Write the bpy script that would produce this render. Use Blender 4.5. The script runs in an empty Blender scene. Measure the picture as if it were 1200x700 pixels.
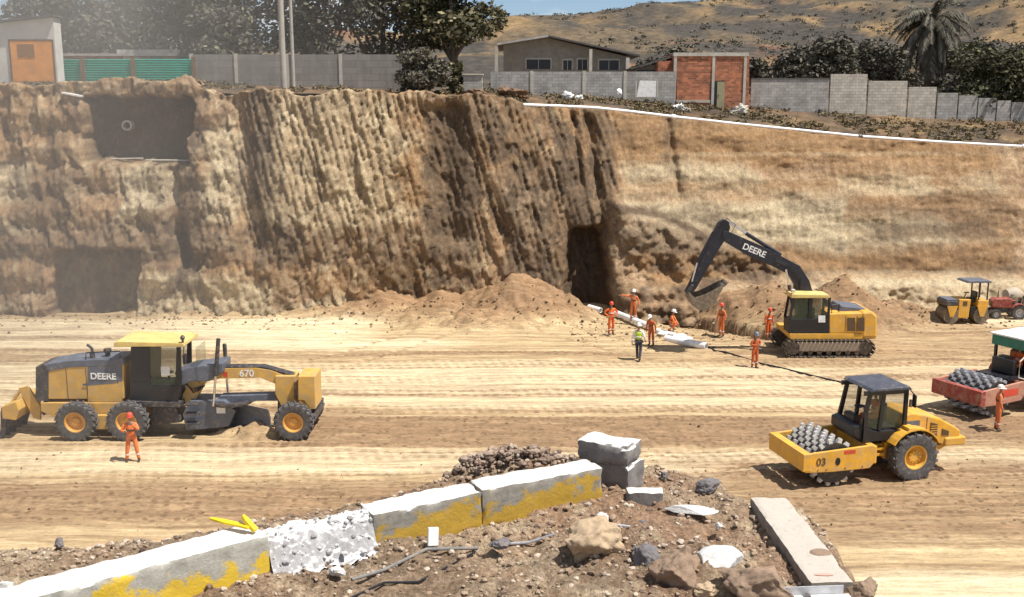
import bpy, bmesh, math, random
import numpy as np
from mathutils import Vector, Matrix
R = math.radians
random.seed(7)
C = bpy.context.scene.collection
SC = bpy.context.scene

# ------------------------------------------------------------ camera
PITCH = 10.8; CAMZ = 12.0; F = 1200.0
cam = bpy.data.cameras.new('camera'); camo = bpy.data.objects.new('camera', cam); C.objects.link(camo)
camo.location = (0, 0, CAMZ); camo.rotation_euler = (R(90 - PITCH), 0, 0)
cam.sensor_width = 36; cam.lens = 36; cam.clip_end = 6000; cam.clip_start = 0.1
SC.camera = camo
# ------------------------------------------------------------ sky, sun, exposure
SUN_EL = 63; SUN_AZ = 112      # azimuth measured clockwise from +Y
w = bpy.data.worlds.new('World'); SC.world = w; w.use_nodes = True
nt = w.node_tree; nt.nodes.clear()
out = nt.nodes.new('ShaderNodeOutputWorld'); bg = nt.nodes.new('ShaderNodeBackground')
sky = nt.nodes.new('ShaderNodeTexSky'); sky.sky_type = 'NISHITA'; sky.sun_disc = False
sky.sun_elevation = R(SUN_EL); sky.sun_rotation = R(SUN_AZ); sky.altitude = 2400; sky.dust_density = 0.6
tc = nt.nodes.new('ShaderNodeTexCoord'); mp = nt.nodes.new('ShaderNodeMapping'); mp.inputs['Scale'].default_value = (2.2, 2.2, 7)
cl = nt.nodes.new('ShaderNodeTexNoise'); cl.inputs['Scale'].default_value = 2.2; cl.inputs['Detail'].default_value = 8
rp = nt.nodes.new('ShaderNodeValToRGB'); rp.color_ramp.elements[0].position = 0.48; rp.color_ramp.elements[1].position = 0.62
mx = nt.nodes.new('ShaderNodeMix'); mx.data_type = 'RGBA'; mx.inputs[7].default_value = (9, 9.2, 9.6, 1)
nt.links.new(tc.outputs['Generated'], mp.inputs[0]); nt.links.new(mp.outputs[0], cl.inputs['Vector'])
nt.links.new(cl.outputs['Fac'], rp.inputs[0]); nt.links.new(rp.outputs[0], mx.inputs[0])
nt.links.new(sky.outputs[0], mx.inputs[6]); nt.links.new(mx.outputs[2], bg.inputs[0])
nt.links.new(bg.outputs[0], out.inputs[0]); bg.inputs[1].default_value = 0.075
sun = bpy.data.lights.new('sun', 'SUN'); so = bpy.data.objects.new('sun', sun); C.objects.link(so)
sun.energy = 5.0; sun.angle = R(0.53); sun.color = (1, 0.95, 0.87)
sd = Vector((math.sin(R(SUN_AZ)) * math.cos(R(SUN_EL)), math.cos(R(SUN_AZ)) * math.cos(R(SUN_EL)), math.sin(R(SUN_EL))))
so.rotation_euler = sd.to_track_quat('Z', 'Y').to_euler()
SC.view_settings.view_transform = 'Standard'; SC.view_settings.look = 'None'
SC.view_settings.exposure = 0.48; SC.view_settings.gamma = 1.0

# ------------------------------------------------------------ surveying helpers: sight lines measured from the viewpoint
sP, cP = math.sin(R(PITCH)), math.cos(R(PITCH))
def gr(px, py, z=0.0):
    v = (py - 350) / F; t = (CAMZ - z) / (sP + v * cP)
    return Vector(((px - 600) / F * t, t * (cP - v * sP), z))
def at(px, py, Y):
    v = (py - 350) / F; t = Y / (cP - v * sP)
    return Vector(((px - 600) / F * t, Y, CAMZ - t * (sP + v * cP)))

# ------------------------------------------------------------ numpy noise
def h2(ix, iy, s):
    a = (ix * 374761393 + iy * 668265263 + s * 1442695041) & 0x7fffffff
    a = ((a ^ (a >> 13)) * 1274126177) & 0x7fffffff
    a = a ^ (a >> 16)
    return (a & 0xffff) / 65535.0
def vn(x, y, s=0):
    x = np.asarray(x, float); y = np.asarray(y, float)
    ix = np.floor(x).astype(np.int64); iy = np.floor(y).astype(np.int64)
    fx = x - ix; fy = y - iy; fx = fx * fx * (3 - 2 * fx); fy = fy * fy * (3 - 2 * fy)
    a = h2(ix, iy, s); b = h2(ix + 1, iy, s); c = h2(ix, iy + 1, s); d = h2(ix + 1, iy + 1, s)
    return (a * (1 - fx) + b * fx) * (1 - fy) + (c * (1 - fx) + d * fx) * fy
def fbm(x, y, s=0, o=4, g=0.5):
    r = 0; a = 1; n = 0
    for i in range(o):
        r = r + a * vn(x * 2 ** i, y * 2 ** i, s + i * 17); n += a; a *= g
    return r / n
def cells(x, y, s=0):      # piecewise-constant fracture facets: value of the nearest jittered cell, and distance to it
    x = np.asarray(x, float); y = np.asarray(y, float); ix = np.floor(x).astype(np.int64); iy = np.floor(y).astype(np.int64)
    best = np.full(x.shape, 1e9); val = np.zeros(x.shape)
    for a in (-1, 0, 1):
        for b in (-1, 0, 1):
            jx, jy = ix + a, iy + b; d = (x - jx - h2(jx, jy, s)) ** 2 + (y - jy - h2(jx, jy, s + 7)) ** 2
            k = d < best; best = np.where(k, d, best); val = np.where(k, h2(jx, jy, s + 13), val)
    return val, np.sqrt(best)
def ss(a, b, x):
    t = np.clip((x - a) / (b - a), 0, 1); return t * t * (3 - 2 * t)

# ------------------------------------------------------------ tags
def tag(o, label=None, cat=None, group=None, kind=None):
    if label: o['label'] = label
    if cat: o['category'] = cat
    if group: o['group'] = group
    if kind: o['kind'] = kind
    return o
def thing(name, label, cat, loc=(0, 0, 0), rz=0, group=None):
    o = bpy.data.objects.new(name, None); o.empty_display_size = 0.3; C.objects.link(o)
    o.location = loc; o.rotation_euler = (0, 0, rz)
    return tag(o, label, cat, group)

# ------------------------------------------------------------ materials
def newmat(name):
    m = bpy.data.materials.new(name); m.use_nodes = True
    n = m.node_tree; n.nodes.clear()
    o = n.nodes.new('ShaderNodeOutputMaterial'); b = n.nodes.new('ShaderNodeBsdfPrincipled')
    n.links.new(b.outputs[0], o.inputs[0]); return m, n, b
def noise(n, scale, detail=4, rough=0.6, vec=None, sc=None, dist=0):
    t = n.nodes.new('ShaderNodeTexCoord'); q = n.nodes.new('ShaderNodeTexNoise')
    q.inputs['Scale'].default_value = scale; q.inputs['Detail'].default_value = detail
    q.inputs['Roughness'].default_value = rough; q.inputs['Distortion'].default_value = dist
    if sc:
        m = n.nodes.new('ShaderNodeMapping'); m.inputs['Scale'].default_value = sc
        n.links.new(t.outputs['Object'], m.inputs[0]); n.links.new(m.outputs[0], q.inputs['Vector'])
    else: n.links.new(t.outputs['Object'], q.inputs['Vector'])
    return q.outputs['Fac']
def ramp(n, fac, stops):
    r = n.nodes.new('ShaderNodeValToRGB'); e = r.color_ramp.elements
    while len(e) < len(stops): e.new(0.5)
    for i, (p, c) in enumerate(stops):
        e[i].position = p; e[i].color = (c[0], c[1], c[2], 1) if hasattr(c, '__len__') else (c, c, c, 1)
    n.links.new(fac, r.inputs[0]); return r.outputs[0]
def mix(n, fac, a, b, mode='MIX'):
    m = n.nodes.new('ShaderNodeMix'); m.data_type = 'RGBA'; m.blend_type = mode
    for i, v in ((0, fac), (6, a), (7, b)):
        if isinstance(v, bpy.types.NodeSocket): n.links.new(v, m.inputs[i])
        elif i == 0: m.inputs[0].default_value = v
        else: m.inputs[i].default_value = (v[0], v[1], v[2], 1)
    return m.outputs[2]
def bump(n, b, h, strength=0.5, dist=0.05):
    q = n.nodes.new('ShaderNodeBump'); q.inputs['Strength'].default_value = strength; q.inputs['Distance'].default_value = dist
    n.links.new(h, q.inputs['Height']); n.links.new(q.outputs[0], b.inputs['Normal'])
def sc(c, k): return tuple(min(1, x * k) for x in c)
DUST = (0.42, 0.31, 0.19)
def mat(name, col, rough=0.6, metal=0, dirt=0.3, scale=3, dirtcol=DUST, bmp=0.0, var=0.18, spec=None):
    m, n, b = newmat(name)
    v = noise(n, scale, 6, 0.65); c = ramp(n, v, [(0.3, sc(col, 1 - var)), (0.7, sc(col, 1 + var))])
    d = noise(n, scale * 1.7 + 0.3, 8, 0.75); f = ramp(n, d, [(0.62 - dirt * 0.4, 0), (0.9 - dirt * 0.3, 1)])
    c = mix(n, f, c, dirtcol); n.links.new(c, b.inputs['Base Color'])
    b.inputs['Metallic'].default_value = metal
    r = ramp(n, v, [(0.3, rough * 0.85), (0.7, min(1, rough * 1.15))]); n.links.new(r, b.inputs['Roughness'])
    if bmp: bump(n, b, noise(n, scale * 8, 6, 0.7), 0.6, bmp)
    if spec is not None: b.inputs['Specular IOR Level'].default_value = spec
    return m
def glass(name, col=(0.02, 0.03, 0.035), alpha=0.55):
    m, n, b = newmat(name); b.inputs['Base Color'].default_value = (*col, 1); b.inputs['Roughness'].default_value = 0.06
    b.inputs['Alpha'].default_value = alpha; return m
M = {}
M['roofslate'] = mat('dark_slate_roof', (0.055, 0.062, 0.085), 0.5, 0, 0.2, 3)
M['yellow'] = mat('machine_yellow', (0.68, 0.35, 0.03), 0.55, 0, 0.42, 2.2)
M['grader_yellow'] = mat('grader_yellow', (0.60, 0.35, 0.07), 0.55, 0, 0.52, 2.2)
M['lightyellow'] = mat('sunfaded_yellow', (0.66, 0.49, 0.17), 0.55, 0, 0.35, 2)
M['orange_rim'] = mat('rim_paint', (0.62, 0.30, 0.05), 0.5, 0, 0.45, 5)
M['black'] = mat('black_paint', (0.014, 0.014, 0.018), 0.38, 0, 0.0, 3)
M['navy'] = mat('dark_boom_paint', (0.016, 0.018, 0.030), 0.35, 0, 0.08, 3)
M['greyblue'] = mat('slate_paint', (0.10, 0.115, 0.15), 0.5, 0, 0.22, 3)
M['darksteel'] = mat('dark_steel', (0.055, 0.055, 0.065), 0.5, 0.3, 0.3, 4)
M['steel'] = mat('worn_steel', (0.42, 0.42, 0.44), 0.42, 0.5, 0.18, 9, (0.10, 0.09, 0.09), 0.004)
M['chrome'] = mat('rod_steel', (0.7, 0.7, 0.72), 0.2, 0.9, 0.0, 3)
M['padsteel'] = mat('pad_steel', (0.58, 0.56, 0.53), 0.5, 0.2, 0.35, 9, (0.10, 0.09, 0.09), 0.004)
M['drumsteel'] = mat('drum_steel', (0.055, 0.052, 0.052), 0.5, 0.4, 0.2, 7)
M['bucket'] = mat('bucket_steel', (0.14, 0.115, 0.09), 0.6, 0.2, 0.4, 4)
M['tyre'] = mat('dusty_rubber', (0.075, 0.072, 0.075), 0.85, 0, 0.30, 5, (0.30, 0.25, 0.19), 0.01)
M['track'] = mat('track_steel', (0.06, 0.055, 0.05), 0.6, 0.2, 0.45, 4, (0.32, 0.24, 0.16))
M['trackpaint'] = mat('track_frame_dusty', (0.38, 0.33, 0.27), 0.7, 0, 0.5, 3)
M['glass'] = glass('dusty_glass', (0.10, 0.12, 0.08), 0.28)
M['dglass'] = glass('dark_glass', (0.02, 0.025, 0.04), 0.8)
M['gglass'] = glass('green_tint_glass', (0.18, 0.26, 0.12), 0.5)
M['white'] = mat('white_paint', (0.78, 0.77, 0.74), 0.5, 0, 0.1, 4)
M['decal'] = mat('white_decal', (0.75, 0.75, 0.75), 0.5, 0, 0.05, 4)
M['darkdecal'] = mat('dark_decal', (0.10, 0.06, 0.03), 0.6, 0, 0.0, 4)
M['redmark'] = mat('red_mark', (0.55, 0.06, 0.03), 0.6, 0, 0.1, 4)
M['red'] = mat('faded_red_paint', (0.26, 0.035, 0.03), 0.6, 0, 0.40, 3)
M['pinkred'] = mat('bleached_red_paint', (0.42, 0.16, 0.12), 0.7, 0, 0.55, 3)
M['green'] = mat('green_canopy', (0.015, 0.16, 0.11), 0.5, 0, 0.1, 3)
M['skin'] = mat('skin', (0.30, 0.16, 0.10), 0.6, 0, 0.0, 12)
M['orange'] = mat('orange_coverall', (0.66, 0.12, 0.018), 0.8, 0, 0.12, 9)
M['dorange'] = mat('dusty_orange_coverall', (0.72, 0.18, 0.045), 0.85, 0, 0.3, 9)
M['hivis'] = mat('lime_vest', (0.42, 0.55, 0.05), 0.8, 0, 0.05, 6)
M['denim'] = mat('dark_trousers', (0.03, 0.035, 0.055), 0.85, 0, 0.1, 6)
M['shirt'] = mat('white_shirt', (0.72, 0.72, 0.72), 0.85, 0, 0.05, 6)
M['helmet_red'] = mat('red_helmet', (0.62, 0.07, 0.04), 0.35, 0, 0.05, 6)
M['helmet_white'] = mat('white_helmet', (0.78, 0.76, 0.72), 0.35, 0, 0.05, 6)
M['helmet_blue'] = mat('grey_blue_helmet', (0.16, 0.19, 0.24), 0.35, 0, 0.05, 6)
M['boot'] = mat('boot_leather', (0.03, 0.025, 0.02), 0.7, 0, 0.3, 9)
M['eye'] = mat('eye', (0.02, 0.015, 0.012), 0.3, 0, 0, 3)
M['reflect'] = mat('reflective_tape', (0.66, 0.66, 0.64), 0.35, 0, 0.05, 3)

# ------------------------------------------------------------ mesh helpers
class MB:
    def __init__(s): s.v = []; s.f = []
    def add(s, vs, fs, T=None):
        k = len(s.v)
        s.v += [tuple(T @ Vector(p)) if T is not None else tuple(p) for p in vs]; s.f += [tuple(i + k for i in q) for q in fs]; return s
    def box(s, x0, x1, y0, y1, z0, z1, T=None):
        v = [(x, y, z) for z in (z0, z1) for y in (y0, y1) for x in (x0, x1)]
        return s.add(v, [(0, 2, 3, 1), (4, 5, 7, 6), (0, 1, 5, 4), (2, 6, 7, 3), (0, 4, 6, 2), (1, 3, 7, 5)], T)
    def cyl(s, a, b, r, n=12, r2=None, T=None):
        a = Vector(a); b = Vector(b); r2 = r if r2 is None else r2
        d = (b - a).normalized(); u = d.orthogonal().normalized(); w_ = d.cross(u)
        v = []
        for p, q in ((a, r), (b, r2)):
            for i in range(n):
                t = 2 * math.pi * i / n; v.append(p + u * math.cos(t) * q + w_ * math.sin(t) * q)
        f = [(i, (i + 1) % n, n + (i + 1) % n, n + i) for i in range(n)] + [tuple(range(n))[::-1], tuple(range(n, 2 * n))]
        return s.add(v, f, T)
    def tube(s, pts, r, n=6):
        pts = [Vector(p) for p in pts]; v = []; f = []
        up = Vector((0, 0, 1))
        for k, p in enumerate(pts):
            d = (pts[min(k + 1, len(pts) - 1)] - pts[max(k - 1, 0)]).normalized()
            u = d.cross(up); u = u.normalized() if u.length > 1e-3 else d.orthogonal().normalized(); w_ = u.cross(d)
            rr = r[k] if hasattr(r, '__len__') else r
            for i in range(n):
                t = 2 * math.pi * i / n; v.append(p + u * math.cos(t) * rr + w_ * math.sin(t) * rr)
        for k in range(len(pts) - 1):
            for i in range(n): f.append((k * n + i, k * n + (i + 1) % n, (k + 1) * n + (i + 1) % n, (k + 1) * n + i))
        f += [tuple(range(n))[::-1], tuple(range((len(pts) - 1) * n, len(pts) * n))]
        return s.add(v, f)
    def prism(s, poly, y0, y1, T=None):     # polygon in x,z extruded along y
        n = len(poly); v = [(p[0], y0, p[1]) for p in poly] + [(p[0], y1, p[1]) for p in poly]
        f = [tuple(range(n)), tuple(range(n, 2 * n))[::-1]] + [(i, n + i, n + (i + 1) % n, (i + 1) % n) for i in range(n)]
        return s.add(v, f, T)
    def lathe(s, prof, c, axis='y', n=28, T=None, caps=True):  # prof: (radius, offset along axis)
        v = []; f = []
        for r, h in prof:
            for i in range(n):
                t = 2 * math.pi * i / n; a, b = math.cos(t) * r, math.sin(t) * r
                v.append({'y': (c[0] + a, c[1] + h, c[2] + b), 'z': (c[0] + a, c[1] + b, c[2] + h), 'x': (c[0] + h, c[1] + a, c[2] + b)}[axis])
        for k in range(len(prof) - 1):
            for i in range(n): f.append((k * n + i, k * n + (i + 1) % n, (k + 1) * n + (i + 1) % n, (k + 1) * n + i))
        if caps: f += [tuple(range(n))[::-1], tuple(range((len(prof) - 1) * n, len(prof) * n))]
        return s.add(v, f, T)
    def build(s, name, m, parent=None, bevel=0.0, smooth=False, loc=None):
        me = bpy.data.meshes.new(name); me.from_pydata([tuple(p) for p in s.v], [], s.f); me.update()
        b = bmesh.new(); b.from_mesh(me); bmesh.ops.recalc_face_normals(b, faces=b.faces); b.to_mesh(me); b.free()
        me.materials.append(M[m] if isinstance(m, str) else m)
        o = bpy.data.objects.new(name, me); C.objects.link(o); o.parent = parent
        if loc: o.location = loc
        if smooth:
            me.shade_smooth()
            md = o.modifiers.new('edges', 'EDGE_SPLIT'); md.split_angle = R(40)
        if bevel:
            md = o.modifiers.new('bevel', 'BEVEL'); md.width = bevel; md.segments = 2; md.limit_method = 'ANGLE'; md.angle_limit = R(35)
        return o
def grid(name, X, Y, Z, m, masks=None, parent=None, smooth=True):
    r, c = X.shape; co = np.stack([X, Y, Z], -1).reshape(-1, 3).astype(np.float32)
    me = bpy.data.meshes.new(name); me.vertices.add(r * c); me.vertices.foreach_set('co', co.ravel())
    i = np.arange(r * c).reshape(r, c)
    q = np.stack([i[:-1, :-1], i[:-1, 1:], i[1:, 1:], i[1:, :-1]], -1).reshape(-1, 4).astype(np.int32)
    n = len(q); me.loops.add(n * 4); me.loops.foreach_set('vertex_index', q.ravel())
    me.polygons.add(n); me.polygons.foreach_set('loop_start', np.arange(0, n * 4, 4, dtype=np.int32))
    me.update(calc_edges=True)
    if smooth: me.shade_smooth()
    if masks is not None:
        a = me.color_attributes.new('mask', 'FLOAT_COLOR', 'POINT')
        col = np.ones((r * c, 4), np.float32)
        for k in range(3): col[:, k] = np.clip(masks[k], 0, 1).ravel()
        a.data.foreach_set('color', col.ravel())
    me.materials.append(m); o = bpy.data.objects.new(name, me); C.objects.link(o); o.parent = parent
    return o
def lettering(text, size, m, parent, loc, rot, name='lettering', bold=0.0):
    cu = bpy.data.curves.new('t', 'FONT'); cu.body = text; cu.size = size; cu.extrude = 0.004; cu.offset = bold
    cu.align_x = 'CENTER'; cu.align_y = 'CENTER'
    to = bpy.data.objects.new('t', cu); C.objects.link(to)
    me = bpy.data.meshes.new_from_object(to.evaluated_get(bpy.context.evaluated_depsgraph_get()))
    bpy.data.objects.remove(to); me.materials.clear(); me.materials.append(M[m])
    o = bpy.data.objects.new(name, me); C.objects.link(o); o.parent = parent; o.location = loc; o.rotation_euler = rot
    return o
def rockmesh(size, seed, cuts=3, flat=0.25, rough=0.12):
    rnd = random.Random(seed); bm = bmesh.new(); bmesh.ops.create_icosphere(bm, subdivisions=cuts, radius=1)
    pl = [(Vector((rnd.gauss(0, 1), rnd.gauss(0, 1), rnd.gauss(0, 1))).normalized(), rnd.uniform(0.5, 0.88)) for _ in range(11)]
    off = Vector((rnd.uniform(0, 50),) * 3)
    from mathutils import noise as mn
    for v in bm.verts:
        for nrm, d in pl:
            k = v.co.dot(nrm)
            if k > d: v.co -= nrm * (k - d)
        v.co *= 1 + rough * (mn.fractal(v.co * 2.3 + off, 0.9, 2.1, 4))
        v.co = Vector((v.co.x * size[0], v.co.y * size[1], v.co.z * size[2]))
    me = bpy.data.meshes.new('rock'); bm.to_mesh(me); bm.free(); return me
# ============================================================ SETTING: terrain
def soil_mat(name, lo, mid, hi, dark, pale, red, bscale=6.0, bstr=0.8, bd=0.08, stretch=(1, 1, 1), speck=0.35, prints=False, micro_s=3.2, micro_k=.75, msc=(1, 1, 1)):
    m, n, b = newmat(name)
    a = n.nodes.new('ShaderNodeAttribute'); a.attribute_name = 'mask'
    sep = n.nodes.new('ShaderNodeSeparateColor'); n.links.new(a.outputs['Color'], sep.inputs[0])
    v = noise(n, 0.9, 10, 0.72, sc=stretch, dist=0.4)
    c = ramp(n, v, [(0.32, lo), (0.5, mid), (0.68, hi)])
    fine = noise(n, 9, 6, 0.8)
    def m_(sock, col, c, s):
        w_ = n.nodes.new('ShaderNodeMath'); w_.operation = 'MULTIPLY_ADD'; w_.inputs[1].default_value = 1.3
        f1 = n.nodes.new('ShaderNodeMath'); f1.operation = 'MULTIPLY_ADD'; f1.inputs[1].default_value = s; f1.inputs[2].default_value = -s * 0.5
        n.links.new(noise(n, 1.7, 8, 0.75, sc=stretch), f1.inputs[0]); n.links.new(sock, w_.inputs[0]); n.links.new(f1.outputs[0], w_.inputs[2])
        w_.use_clamp = True
        g = n.nodes.new('ShaderNodeMath'); g.operation = 'MULTIPLY'; g.use_clamp = True
        n.links.new(w_.outputs[0], g.inputs[0])
        k = ramp(n, sock, [(0.0, 0), (0.15, 1)]); n.links.new(k, g.inputs[1])
        return mix(n, g.outputs[0], c, col)
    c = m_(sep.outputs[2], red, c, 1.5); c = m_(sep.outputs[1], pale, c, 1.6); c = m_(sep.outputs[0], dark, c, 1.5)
    c = mix(n, ramp(n, fine, [(0.35, speck), (0.5, 0.0)]), c, sc(lo, 0.62))
    c = mix(n, ramp(n, noise(n, 14, 5, 0.8), [(0.58, 0), (0.75, speck)]), c, sc(hi, 1.25))
    micro = noise(n, micro_s, 12, .85, sc=msc)
    c = mix(n, micro_k, c, ramp(n, micro, [(.34, .12), (.50, .5), (.64, .95)]), 'OVERLAY')
    if prints:      # pads of the roller pressed into the worked strips
        w2 = n.nodes.new('ShaderNodeMath'); w2.operation = 'MULTIPLY'; w2.use_clamp = True
        tv = n.nodes.new('ShaderNodeTexCoord'); mv = n.nodes.new('ShaderNodeMapping'); mv.inputs['Scale'].default_value = (3.1, 4.4, .3); vv_ = n.nodes.new('ShaderNodeTexVoronoi'); vv_.inputs['Scale'].default_value = 1; vv_.inputs['Randomness'].default_value = .65
        n.links.new(tv.outputs['Object'], mv.inputs[0]); n.links.new(mv.outputs[0], vv_.inputs['Vector']); n.links.new(ramp(n, vv_.outputs['Distance'], [(.20, .8), (.42, 0)]), w2.inputs[0]); n.links.new(ramp(n, sep.outputs[0], [(.25, 0), (.6, 1)]), w2.inputs[1])
        c = mix(n, w2.outputs[0], c, sc(dark, .6))
    n.links.new(c, b.inputs['Base Color']); b.inputs['Roughness'].default_value = 0.95; b.inputs['Specular IOR Level'].default_value = 0.15
    bump(n, b, noise(n, bscale, 9, 0.75), bstr, bd)
    return m
def PX(px): return (px - 600) / 19.7
def PZ(py): return 12 - (py - 121) / 19.4
def bx_mask(X, Z, x0, x1, y0, y1, soft=0.5):
    xa, xb, za, zb = PX(x0), PX(x1), PZ(y1), PZ(y0)
    return ss(xa - soft, xa + soft, X) * (1 - ss(xb - soft, xb + soft, X)) * ss(za - soft, za + soft, Z) * (1 - ss(zb - soft, zb + soft, Z))

# crest line (plan position and height) and toe line of the cut
cpx = [-600, 0, 60, 100, 225, 250, 400, 540, 600, 616, 697, 789, 860, 1008, 1200, 1800]
cpy = [98, 101, 100, 94, 94, 106, 108, 111, 113, 124, 128, 139, 146, 162, 173.5, 190]
cY =  [60.5, 60.5, 60.5, 60.5, 60.5, 60.3, 60.3, 61.0, 62, 62.5, 64, 65, 65.5, 66, 66, 66]
crest = [at(a, b, c) for a, b, c in zip(cpx, cpy, cY)]
cX = np.array([p.x for p in crest]); cZ = np.array([p.z for p in crest]); cYv = np.array(cY)
def crestY(X): return np.interp(X, cX, cYv)
def crestZ(X): return np.interp(X, cX, cZ)
def toeY(X): return np.interp(X, [-60, -31, -20, -8, 0, 4, 9, 16, 32, 60], [57.5, 57.5, 57.3, 57.8, 58.3, 58.8, 59.6, 60.2, 60.4, 60.4])

cx = np.arange(-46, 50, 0.095); cn = 135
U, V = np.meshgrid(cx, np.linspace(0, 1, cn))
zt, yt, yb = crestZ(U), crestY(U), toeY(U)
rag = (fbm(U * 0.9, U * 0 + 3, 5) - 0.5) * 0.7 * (U < 0.5) + (fbm(U * 2.0, U * 0 + 9, 15) - 0.5) * 0.2
Zc = -0.4 + (zt + rag + 0.4) * V
left = 1 - ss(5.0, 7.5, U)                                # steep ragged cut; to the right a smooth graded batter
prof = np.where(True, V ** (1.0 + 0.5 * left), V)
Yc = yb + (yt - yb) * prof
big = (fbm(U * 0.22, Zc * 0.12, 31, 3) - 0.5)
Yc += left * big * 1.5 * (1 - 0.6 * V)
wx, wy = U + .5 * fbm(U * 1.3, Zc * 1.3, 881, 3), Zc + .5 * fbm(U * 1.3 + 9, Zc * 1.3, 883, 3)
f1, _ = cells((wx + .25 * wy) * .9, wy * .45, 885); f2, g2 = cells((wx + .25 * wy) * 2.4, wy * 1.1, 887); f3, g3 = cells(wx * 5, wy * 3.6, 889)
sl = U + 0.30 * Zc                                         # digging teeth scrape down to the right
zoneA = ss(-18, -15.5, U) * (1 - ss(-6, -4.5, U)); zoneB = ss(-6, -3, U) * (1 - ss(6.0, 8.0, U))
grv = 1 - np.abs(2 * vn(sl * 2.1, Zc * 0.22, 41) - 1)
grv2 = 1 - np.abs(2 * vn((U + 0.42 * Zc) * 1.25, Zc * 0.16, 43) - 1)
tooth = np.abs(((sl * 2.6 + 0.8 * vn(U * .5, Zc * .35, 3)) % 1) - 0.5)
Yc += zoneA * (0.10 * grv + 0.30 * tooth * (.4 + 1.1 * f1) - 0.2) * (0.35 + 0.65 * ss(3, 6, Zc))
Yc += zoneB * (0.38 * grv2 + 0.15 * grv + .24 * tooth - 0.35) * (0.4 + 0.6 * ss(2, 5, Zc))
far_l = 1 - ss(-17, -15, U)
lay = np.abs(((Zc * 0.55 + 0.5 * vn(U * 0.25, Zc * 0.3, 8)) % 1) - 0.5)
Yc += far_l * ((lay - .25) * 0.6 + 0.4 * (fbm(U * 0.8, Zc * 0.6, 61, 3) - 0.5))
Yc += left * (fbm(U * 1.0, Zc * 0.7, 71, 2) - 0.5) * 0.35
Yc += (fbm(U * 4.5, Zc * 3.5, 81, 3) - 0.5) * (0.05 + 0.05 * left)
Yc += left * ((f1 - .5) * .20 + (f2 - .5) * .17 + (f3 - .5) * .10) + (1 - left) * ((f3 - .5) * .03)
Yc += left * (np.abs(2 * vn((U + .25 * Zc) * 4.2, Zc * .25, 83) - 1) - .5) * .14
bnk = ss(5.2, 7.0, U) * (1 - ss(15, 22, U)) * (1 - ss(-.5, .3, Zc - (8.2 - .33 * U) - (fbm(U * .7, Zc * 0, 7) - .5) * 1.2)); Yc -= bnk * (1.2 + 1.5 * (fbm(U * .9, Zc * .9, 811, 4) - .4) + .6 * (fbm(U * 3, Zc * 2.5, 813, 3) - .5))
right = 1 - left
Yc += right * ((fbm(U * 0.35, Zc * 0.9, 91, 4) - 0.5) * 0.7 + (vn(U * 3.2, Zc * 0.25, 95) - 0.5) * 0.10)
# rough toe of the batter with dug material
toe = right * (1 - ss(1.1, 2.0, Zc)); Yc -= toe * (0.5 + 1.2 * fbm(U * 1.1, Zc * 1.4, 99, 4))
# cavities: upper recess, lower recess, notch at the trench head, narrow gullies
def cavity(x0, x1, z0, z1, depth, soft=0.16):
    sd0 = int(abs(float(np.mean(x0))) * 10); wob = (fbm(U * 0 + 1.3, Zc * 0.8, sd0 + 3) - 0.5) * 0.9 + (fbm(U * 3, Zc * 3, sd0 + 7) - 0.5) * 0.25
    wz = (fbm(U * 0.8, U * 0 + 2, int(abs(float(np.mean(x1))) * 10) + 5) - 0.5) * 0.7 + (fbm(U * 3, Zc * 3, sd0 + 9) - 0.5) * 0.2
    return depth * ss(x0 - soft, x0 + soft, U + wob) * (1 - ss(x1 - soft, x1 + soft, U + wob)) * ss(z0 - soft, z0 + soft, Zc + wz) * (1 - ss(z1 - soft, z1 + soft, Zc + wz))
flat = cavity(-24.7 + .0 * U + .09 * (12 - Zc), -18.5, 8.6, 12.3, 1.0)
tilt = 0.10 * (U + 25)
Yc = Yc * (1 - flat) + (60.6 + 0.0 * U + 0.10 * Zc + .5 * (fbm(U * .8, Zc * .8, 75, 4) - .5)) * flat
flat2 = cavity(-26.3, -21.4, -1, 3.75, 1.0)
Yc = Yc * (1 - flat2) + (58.5 + 0.10 * Zc + .5 * (fbm(U * .8, Zc * .8, 76, 4) - .5)) * flat2
notch = cavity(3.0 + .12 * Zc, 6.0 - .16 * Zc, -1, 4.6, 1.0, 0.35)
Yc = Yc + notch * 2.4
for gx, gw, z0, z1, d in ((5.2, .35, 4, 11, .8), (4.2, .22, 7, 11.2, .5), (10.2, .2, 6.2, 11.2, .35), (-19.4, .5, 3.0, 8.4, .9), (-15.2, .8, 3.5, 12.5, .6), (-3.6, 1.2, 4.0, 11.8, .7), (-29.0, .7, 6, 12, .5)):
    Yc += d * np.exp(-((U - gx - 0.12 * (7 - Zc)) / gw) ** 2) * ss(z0 - .6, z0 + .6, Zc) * (1 - ss(z1 - .3, z1 + .5, Zc))
# soils: R dark soil plus shade painted into the grooves, G pale silt, B reddish loam (bands and stains)
Rm = 0.72 * flat + 0.52 * flat2 + 0.8 * notch  # both recesses and the notch are coloured darker throughout
for b in ((496, 560, 118, 300, .62), (560, 610, 118, 190, .45), (0, 420, 252, 296, .34), (590, 720, 175, 330, .44), (430, 560, 255, 330, .34), (285, 330, 105, 235, .38), (30, 110, 200, 262, .30),
          (215, 245, 110, 330, .5), (72, 92, 150, 290, .35), (940, 1200, 228, 248, .28), (1040, 1200, 252, 284, .42), (700, 716, 130, 230, .5), (790, 806, 130, 215, .4), (720, 860, 245, 300, .42), (850, 1200, 285, 318, .25)):
    Rm = np.maximum(Rm, b[4] * bx_mask(U + (fbm(Zc * .7, U * .3, 7) - .5) * 2.0, Zc + (fbm(U * .35, Zc * .4, 12) - .5) * 1.6, *b[:4]))  # dark soil patches; the grooved zone's patch also carries painted shade
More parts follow.
